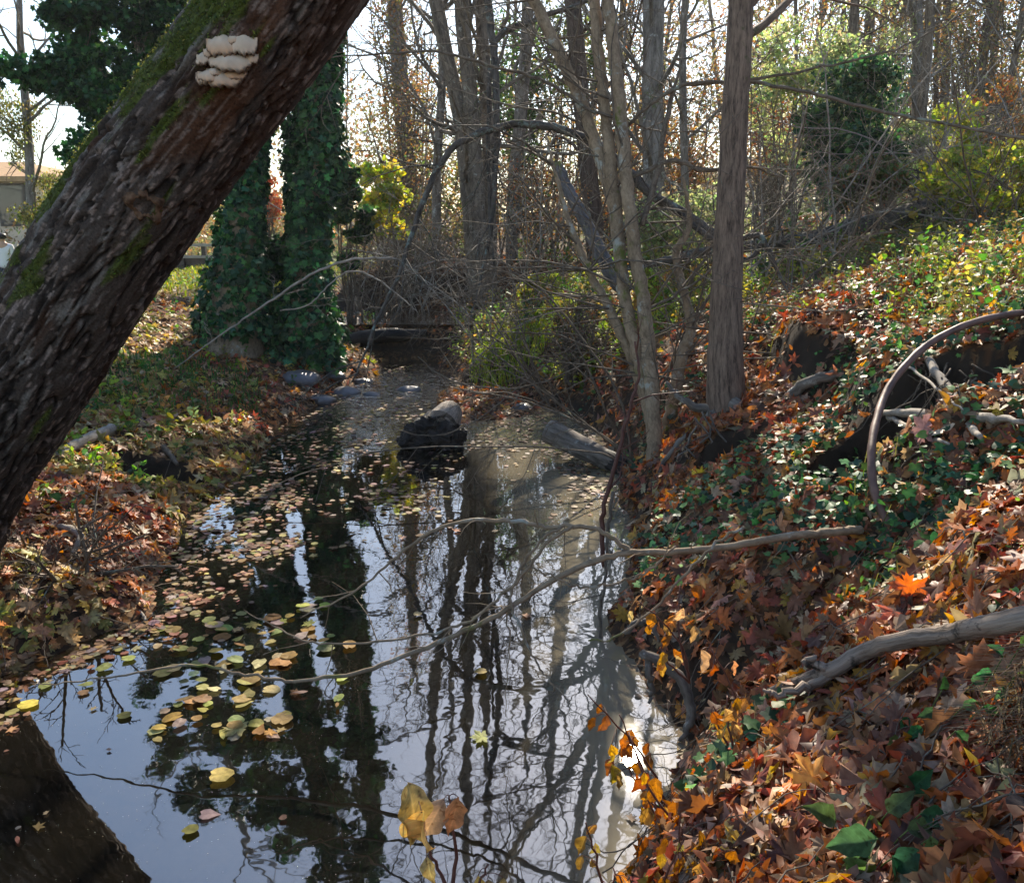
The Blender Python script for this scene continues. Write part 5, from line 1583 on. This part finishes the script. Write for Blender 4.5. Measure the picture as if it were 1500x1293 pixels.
for lab, bx, by, bt, n_, h_, d_ in (
        ('pale leafless saplings between the forked grey tree and the slim stems', 790, 430, 11, 9, 2.6, (-.1, 0, 1)),
        ('pale leafless saplings left of the forked grey tree', 620, 420, 13, 9, 3.0, (0, 0, 1)),
        ('fine bare saplings just behind the straight dark trunk', 1085, 420, 8.5, 9, 2.6, (.15, 0, 1)),
        ('fine bare saplings in front of the ivy mound', 1230, 330, 8.6, 8, 2.2, (.2, 0, 1)),
        ('fine bare saplings right of the ivy mound', 1350, 290, 9.4, 10, 2.8, (.05, 0, 1)),
        ('fine bare saplings against the sky at the right edge', 1470, 260, 9.2, 10, 2.8, (-.1, 0, 1)),
        ('fine bare saplings under the dead hooked branch', 705, 470, 9.6, 8, 2.4, (-.1, 0, 1)),
        ('fine bare saplings behind the tall ivied tree', 530, 430, 12.5, 9, 3.2, (0, 0, 1))):
    thicket(lab, bx, by, bt, n_, .4, h_, d_, mat=B_PALE)
thicket('mass of dead brown twigs on the red leaf mound at the left shore', 130, 850, 4.1, 15, .5, .6, (.5, -.2, .5))

# ------------------------------------------------------------------ saplings with hanging autumn leaves
ORL = [(.46, .22, .035), (.40, .15, .035), (.52, .30, .06), (.34, .11, .035), (.44, .25, .08)]


def blade(e, sz, d, nn, wid, fold, cols, curl=.45):
    """a finely modelled leaf blade folded along its midrib"""
    nu, nv = 17, 41
    u = np.linspace(-1, 1, nu)[None, :]; v = np.linspace(0, 1, nv)[:, None]
    wv = np.sin(np.pi * np.clip(v, 0, 1) ** .72) ** .85 * wid * (1 - .3 * v ** 3)
    ph = rng.uniform(0, 6)
    x = u * wv * (1 + .10 * np.sin(v * 17 + ph)); y = v + .03 * np.sin(u * 3 + ph)
    z = np.abs(u) ** 1.3 * wv * fold - (v - .35) ** 2 * curl + .05 * np.sin(v * 11 + ph) * u
    d = np.array(d, float); d /= np.linalg.norm(d)
    nn = np.array(nn, float); nn -= d * nn.dot(d); nn /= np.linalg.norm(nn)
    tt_ = np.cross(d, nn)
    V = e + sz * (x[..., None] * tt_ + y[..., None] * d + z[..., None] * nn)
    i = np.arange(nv - 1)[:, None] * nu; j = np.arange(nu - 1)[None, :]
    Q = np.stack([i + j, i + j + 1, i + nu + j + 1, i + nu + j], -1).reshape(-1, 4)
    C = np.broadcast_to(pal(cols, 1, None, .15), (nu * nv, 3)).copy() * (.65 + .7 * fbm(np.stack([x * 9 + ph, y * 7, 0 * x], -1), 3, 5).reshape(-1, 1))
    mid = np.repeat((np.abs(u) < .01), nv, 0).ravel()
    C[mid] *= 1.4
    vein = ((v * 7 - np.abs(u) * 1.3) % 1 < .16).ravel() & (np.abs(u) > .06).repeat(nv, 0).ravel()
    C[vein] *= 1.22
    spot = (fbm(np.stack([x * 16 + ph, y * 14, 0 * x + ph], -1), 2, 8) > .70).ravel()
    C[spot] *= [.55, .45, .4]
    return V.reshape(-1, 3), Q, np.clip(C, 0, .85)


def sapling(label, stems, leafs, pals=ORL, size=(.03, .05), group='leafy saplings along the near shore', tms=None):
    p0 = P(*stems[0][0])
    t = thing('sapling', label, 'sapling', p0)
    mb = MB(); allp = []
    for s in stems:
        p = ppath(s, None, 6, .002)
        mb.tube(p, np.linspace(.0042, .0016, len(p)), 6)
        allp.append(p)
    ap = np.concatenate(allp)
    for (px, py, tt, sz) in leafs:
        q = P(px, py, tt); r_ = ap[np.argmin(np.linalg.norm(ap - q - [0, 0, .01], axis=1))]
        pp = smooth_path([r_, (r_ + q) / 2 + [0, 0, .006], q], 4); mb.tube(pp, np.full(len(pp), .0009), 4)
    mb.build('stem', B_RED, t)
    for (px, py, tt, sz) in leafs:
        q = P(px, py, tt)
        V, F, C = blade(q, sz * 1.55, [rng.normal(0, .4), rng.normal(0, .3), -1], [rng.normal(0, .5), -1, .2], rng.uniform(.2, .32), rng.uniform(.2, 1.0), pals, rng.uniform(-.2, .9))
        mk('leaf', V, [F], M_DRY, t, col=C)


Y2 = [(.64, .42, .15), (.58, .36, .11), (.66, .48, .20)]
sapling('sapling with big curled yellow leaves standing at the bottom centre', [[(665, 1330, 1.55), (645, 1280), (622, 1225), (608, 1160)], [(655, 1320, 1.55), (668, 1260), (662, 1200), (658, 1165)], [(690, 1330, 1.55), (700, 1300), (715, 1265)]],
        [(600, 1148, 1.5, .066), (618, 1190, 1.46, .066), (592, 1160, 1.53, .05), (650, 1172, 1.52, .052), (672, 1168, 1.5, .055), (715, 1290, 1.55, .04), (700, 1282, 1.55, .035), (625, 1255, 1.5, .03), (738, 1285, 1.56, .03)], Y2, tms=None)


def auto_sapling(label, bx, by, bt, top, n, spread=60, pals=ORL, size=(.024, .042)):
    stems = []; lf = []
    for k in range(3):
        tx = top[0] + rng.uniform(-spread, spread); ty = top[1] + rng.uniform(-40, 50)
        md = ((bx + tx) / 2 + rng.uniform(-25, 25), (by + ty) / 2)
        stems.append([(bx, by, bt), (md[0], md[1], bt), (tx, ty, bt + rng.uniform(-.08, .08))])
        for j in range(n // 3):
            f = rng.uniform(.35, 1.0)
            x = md[0] + (tx - md[0]) * (f - .35) / .65; y = md[1] + (ty - md[1]) * (f - .35) / .65
            lf.append((x + rng.normal(0, 14), y + rng.normal(6, 12), bt + rng.normal(0, .04), rng.uniform(*size)))
    sapling(label, stems, lf, pals)


auto_sapling('sapling with orange leaves spreading over the brightest glare on the water', 985, 1200, 2.35, (880, 1055), 18, 70)
auto_sapling('red stemmed sapling with brown leaves at the shore below the forked root', 1040, 1260, 2.1, (935, 1110), 18, 60)
auto_sapling('sapling with yellow leaves above the forked root', 1010, 1000, 2.7, (955, 880), 15, 45, Y2 + ORL)
auto_sapling('sapling with orange leaves left of the split fallen branch', 1090, 1130, 2.2, (1040, 990), 15, 40, Y2 + ORL)
auto_sapling('sapling with drooping tan leaves at the bottom edge of the pool', 900, 1350, 1.9, (840, 1230), 15, 60, [(.46, .27, .10), (.42, .22, .06)])
auto_sapling('sapling with rusty leaves at the bottom near the pool edge', 990, 1350, 1.8, (985, 1200), 15, 60)
auto_sapling('sapling with golden leaves at the bottom right of the pool', 1090, 1340, 1.75, (1075, 1215), 15, 50, Y2 + ORL)

# ------------------------------------------------------------------ broad green plant and big leaves in the right foreground
def broad_plant(label, bx, by, bt, leafs, cols):
    gd = lambda x, y: on_ground([(x, y)], 0)[0][2]
    leafs = [(q[0], q[1], gd(q[0], q[1]) - .11, q[3] * (gd(q[0], q[1]) - .11) / q[2], q[4], q[5]) for q in leafs]
    b = np.mean([P(*q[:3]) for q in leafs], 0); b[2] = float(H(b[0], b[1]))
    t = thing('broad_leaved_plant', label, 'plant', b)
    mb = MB()
    for (px, py, tt, sz, dx, dy) in leafs:
        e = P(px, py, tt)
        g2 = np.array([e[0] * .8 + b[0] * .2, e[1] * .8 + b[1] * .2 + .05, 0]); g2[2] = float(H(g2[0], g2[1])) - .01
        p = smooth_path([g2, (g2 + e) / 2 + np.array([0, .004, .004]), e], 5); mb.tube(p, np.linspace(.0018, .001, len(p)), 6)
    mb.build('stem', plain_mat('green_stem', (.10, .16, .04), .5), t)
    for (px, py, tt, sz, dx, dy) in leafs:
        e = P(px, py, tt)
        V, Q, C = blade(e, sz, [dx, rng.normal(-.15, .15), -dy], [rng.normal(0, .25), -.75, .75], .30, .6, cols)
        mk('leaf', V, [Q], M_GREEN, t, col=C, smooth=True)


GB = [(.04, .105, .045), (.055, .125, .05), (.075, .14, .06), (.10, .15, .05)]
broad_plant('broad leaved green plant at the bottom right among the leaves', 1290, 1330, 1.22, [(1210, 1235, 1.18, .085, .25, 1.0), (1285, 1228, 1.2, .07, -.7, .25), (1262, 1240, 1.2, .06, -.1, .9), (1240, 1262, 1.2, .075, .5, .6), (1310, 1255, 1.2, .06, .3, .9), (1345, 1245, 1.2, .055, -.4, .6), (1225, 1200, 1.2, .05, -.6, -.3), (1300, 1190, 1.25, .05, .6, -.8), (1350, 1190, 1.3, .055, .8, .2), (1330, 1215, 1.28, .05, .8, .1), (1365, 1225, 1.3, .045, .1, .9), (1275, 1195, 1.3, .04, .1, .8), (1330, 1160, 1.3, .05, .5, -.5)], GB)
broad_plant('leafy green shoots at the right edge under the fallen branch', 1395, 1100, 1.6, [(1370, 1040, 1.6, .035, -.6, .2), (1410, 1035, 1.6, .036, .6, -.2), (1350, 1065, 1.6, .036, -.6, .5), (1400, 1070, 1.6, .034, .5, .5), (1330, 1050, 1.62, .03, -.4, .8), (1425, 1000, 1.6, .035, .5, -.7), (1440, 1035, 1.6, .034, .8, .3), (1320, 1080, 1.64, .034, -.7, .3), (1380, 1010, 1.62, .03, 0, -.9)], GB)
broad_plant('small green shoots hugging the right edge below the branch', 1480, 1010, 1.55, [(1470, 960, 1.55, .034, -.5, -.4), (1495, 945, 1.55, .036, .5, -.5), (1455, 985, 1.55, .03, -.8, .1), (1490, 985, 1.55, .034, .6, .3), (1470, 1005, 1.55, .03, -.4, .7), (1505, 965, 1.55, .032, .7, -.1)], GB)

big = [(1430, 1215, 1.1, 'biggest rust leaf curled up at the bottom right corner', .085), (1480, 1250, 1.05, 'brown maple leaf lying in the bottom right corner', .08), (1380, 1160, 1.25, 'large brown folded maple leaf left of the dry grass tuft', .075), (1255, 1095, 1.75, 'bright rust maple leaf lying open in the right foreground', .062), (1200, 1185, 1.6, 'dark red brown maple leaf flat in the right foreground', .07), (1150, 1225, 1.55, 'pale brown maple leaf low in the right foreground', .062), (1445, 950, 1.75, 'orange maple leaf just under the grey fallen branch', .06), (1420, 1280, 1.05, 'dark red maple leaf at the bottom edge on the right', .07), (1085, 1270, 1.7, 'golden maple leaf at the bottom edge', .055), (1490, 1180, 1.15, 'orange maple leaf at the right edge below the dry grass', .06)]
for (px, py, tt, lab, s_) in big:
    g = G(px, py); g[2] += .03
    tm = curlv(MAPLE, rng.uniform(-.5, .6), rng.uniform(-.3, .4), .10)
    V, F, C = leaves([g], Hn(g[0], g[1]) + [0, -.4, 0], s_, pal([(.34, .11, .035), (.26, .09, .035), (.30, .13, .05)], 1) if 'gold' not in lab else pal(Y2, 1), [tm], .2)
    o = mk('maple_leaf', V, [F], M_DRY, col=C, origin=g); tag(o, lab, 'leaf', 'large maple leaves in the right foreground')

# fine dead twigs lying in the litter
def twig_litter(side, n, label):
    x, y = wedge(n * 3, 1.1, 9, 1.2, 1.3)
    xl, xr = shore(y)
    ok = (x > xr) if side > 0 else (x < xl + .1)
    x, y = x[ok][:n], y[ok][:n]; m = len(x)
    a = rng.uniform(0, 6.28, m); L = rng.uniform(.08, .35, m)
    mb = MB()
    for i in range(m):
        dx, dy = math.cos(a[i]) * L[i] / 2, math.sin(a[i]) * L[i] / 2
        xs = np.array([x[i] - dx, x[i] + rng.normal(0, .02), x[i] + dx]); ys = np.array([y[i] - dy, y[i] + rng.normal(0, .02), y[i] + dy])
        zs = np.maximum(H(xs, ys), 0) + np.array([.02, .06, .03]) * rng.uniform(.6, 1.4)
        r_ = rng.uniform(.001, .0028)
        sp = smooth_path(np.column_stack([xs, ys, zs]), 4, .003)
        mb.tube(sp, np.linspace(r_, r_ * .5, len(sp)), 5, cap=False)
    o = mb.build('twig_litter', B_TWIG); tag(o, label, 'twigs', kind='stuff')


twig_litter(1, 420, 'fine dead twigs scattered over the leaves of the right bank')
twig_litter(-1, 420, 'fine dead twigs scattered over the leaves of the left bank')
# ------------------------------------------------------------------ light, sky, camera
SUN_EL, SUN_AZ = R(33.6), R(8.8)
sd = Vector((math.sin(SUN_AZ) * math.cos(SUN_EL), math.cos(SUN_AZ) * math.cos(SUN_EL), math.sin(SUN_EL)))
ld = bpy.data.lights.new('sun', 'SUN'); ld.energy = 5.0; ld.angle = R(.5); ld.color = (1, .89, .72)
lo = bpy.data.objects.new('sun', ld); COL.objects.link(lo)
lo.rotation_euler = (-sd).to_track_quat('-Z', 'Y').to_euler(); lo.location = (5, 30, 25)
w = bpy.data.worlds.new('World'); SC.world = w; w.use_nodes = True
wn = w.node_tree
bg = wn.nodes['Background']; bg.inputs['Strength'].default_value = .11
sky = wn.nodes.new('ShaderNodeTexSky'); sky.sky_type = 'NISHITA'; sky.sun_disc = False
sky.sun_elevation = SUN_EL; sky.sun_rotation = SUN_AZ
sky.air_density = 1.0; sky.dust_density = .4; sky.ozone_density = 1.0
wn.links.new(sky.outputs['Color'], bg.inputs['Color'])

def build_haze():
    m, nt, N, L = new_mat('thin_haze')
    out = nd(N, 'ShaderNodeOutputMaterial')
    pv = nd(N, 'ShaderNodeVolumePrincipled')
    pv.inputs['Color'].default_value = (.93, .94, .96, 1); pv.inputs['Density'].default_value = .0007; pv.inputs['Anisotropy'].default_value = .45
    L.new(pv.outputs[0], out.inputs['Volume'])
    mb = MB(); mb.box((6, 66, 13), (170, 152, 30))
    o = mb.build('haze', m, smooth=False)
    o.location = (0, 0, 0)
    tag(o, 'thin pale autumn haze hanging in the wood', 'haze', kind='stuff')


build_haze()

cam = bpy.data.cameras.new('camera'); co = bpy.data.objects.new('camera', cam); COL.objects.link(co)
cam.sensor_fit = 'HORIZONTAL'; cam.sensor_width = 36; cam.lens = 36 * FPX / 1500
cam.clip_start = .02; cam.clip_end = 500
co.location = (0, 0, CAMZ); co.rotation_euler = (math.pi / 2 - PITCH, 0, 0)
SC.camera = co
SC.view_settings.view_transform = 'Standard'; SC.view_settings.look = 'None'
SC.view_settings.exposure = 1.25; SC.view_settings.gamma = 1.0
SC.render.resolution_x = 1024; SC.render.resolution_y = 882
cy = SC.cycles
cy.max_bounces = 7; cy.diffuse_bounces = 3; cy.glossy_bounces = 3; cy.transmission_bounces = 4; cy.transparent_max_bounces = 6
cy.caustics_reflective = False; cy.caustics_refractive = False
cy.sample_clamp_indirect = 4
cy.use_denoising = True
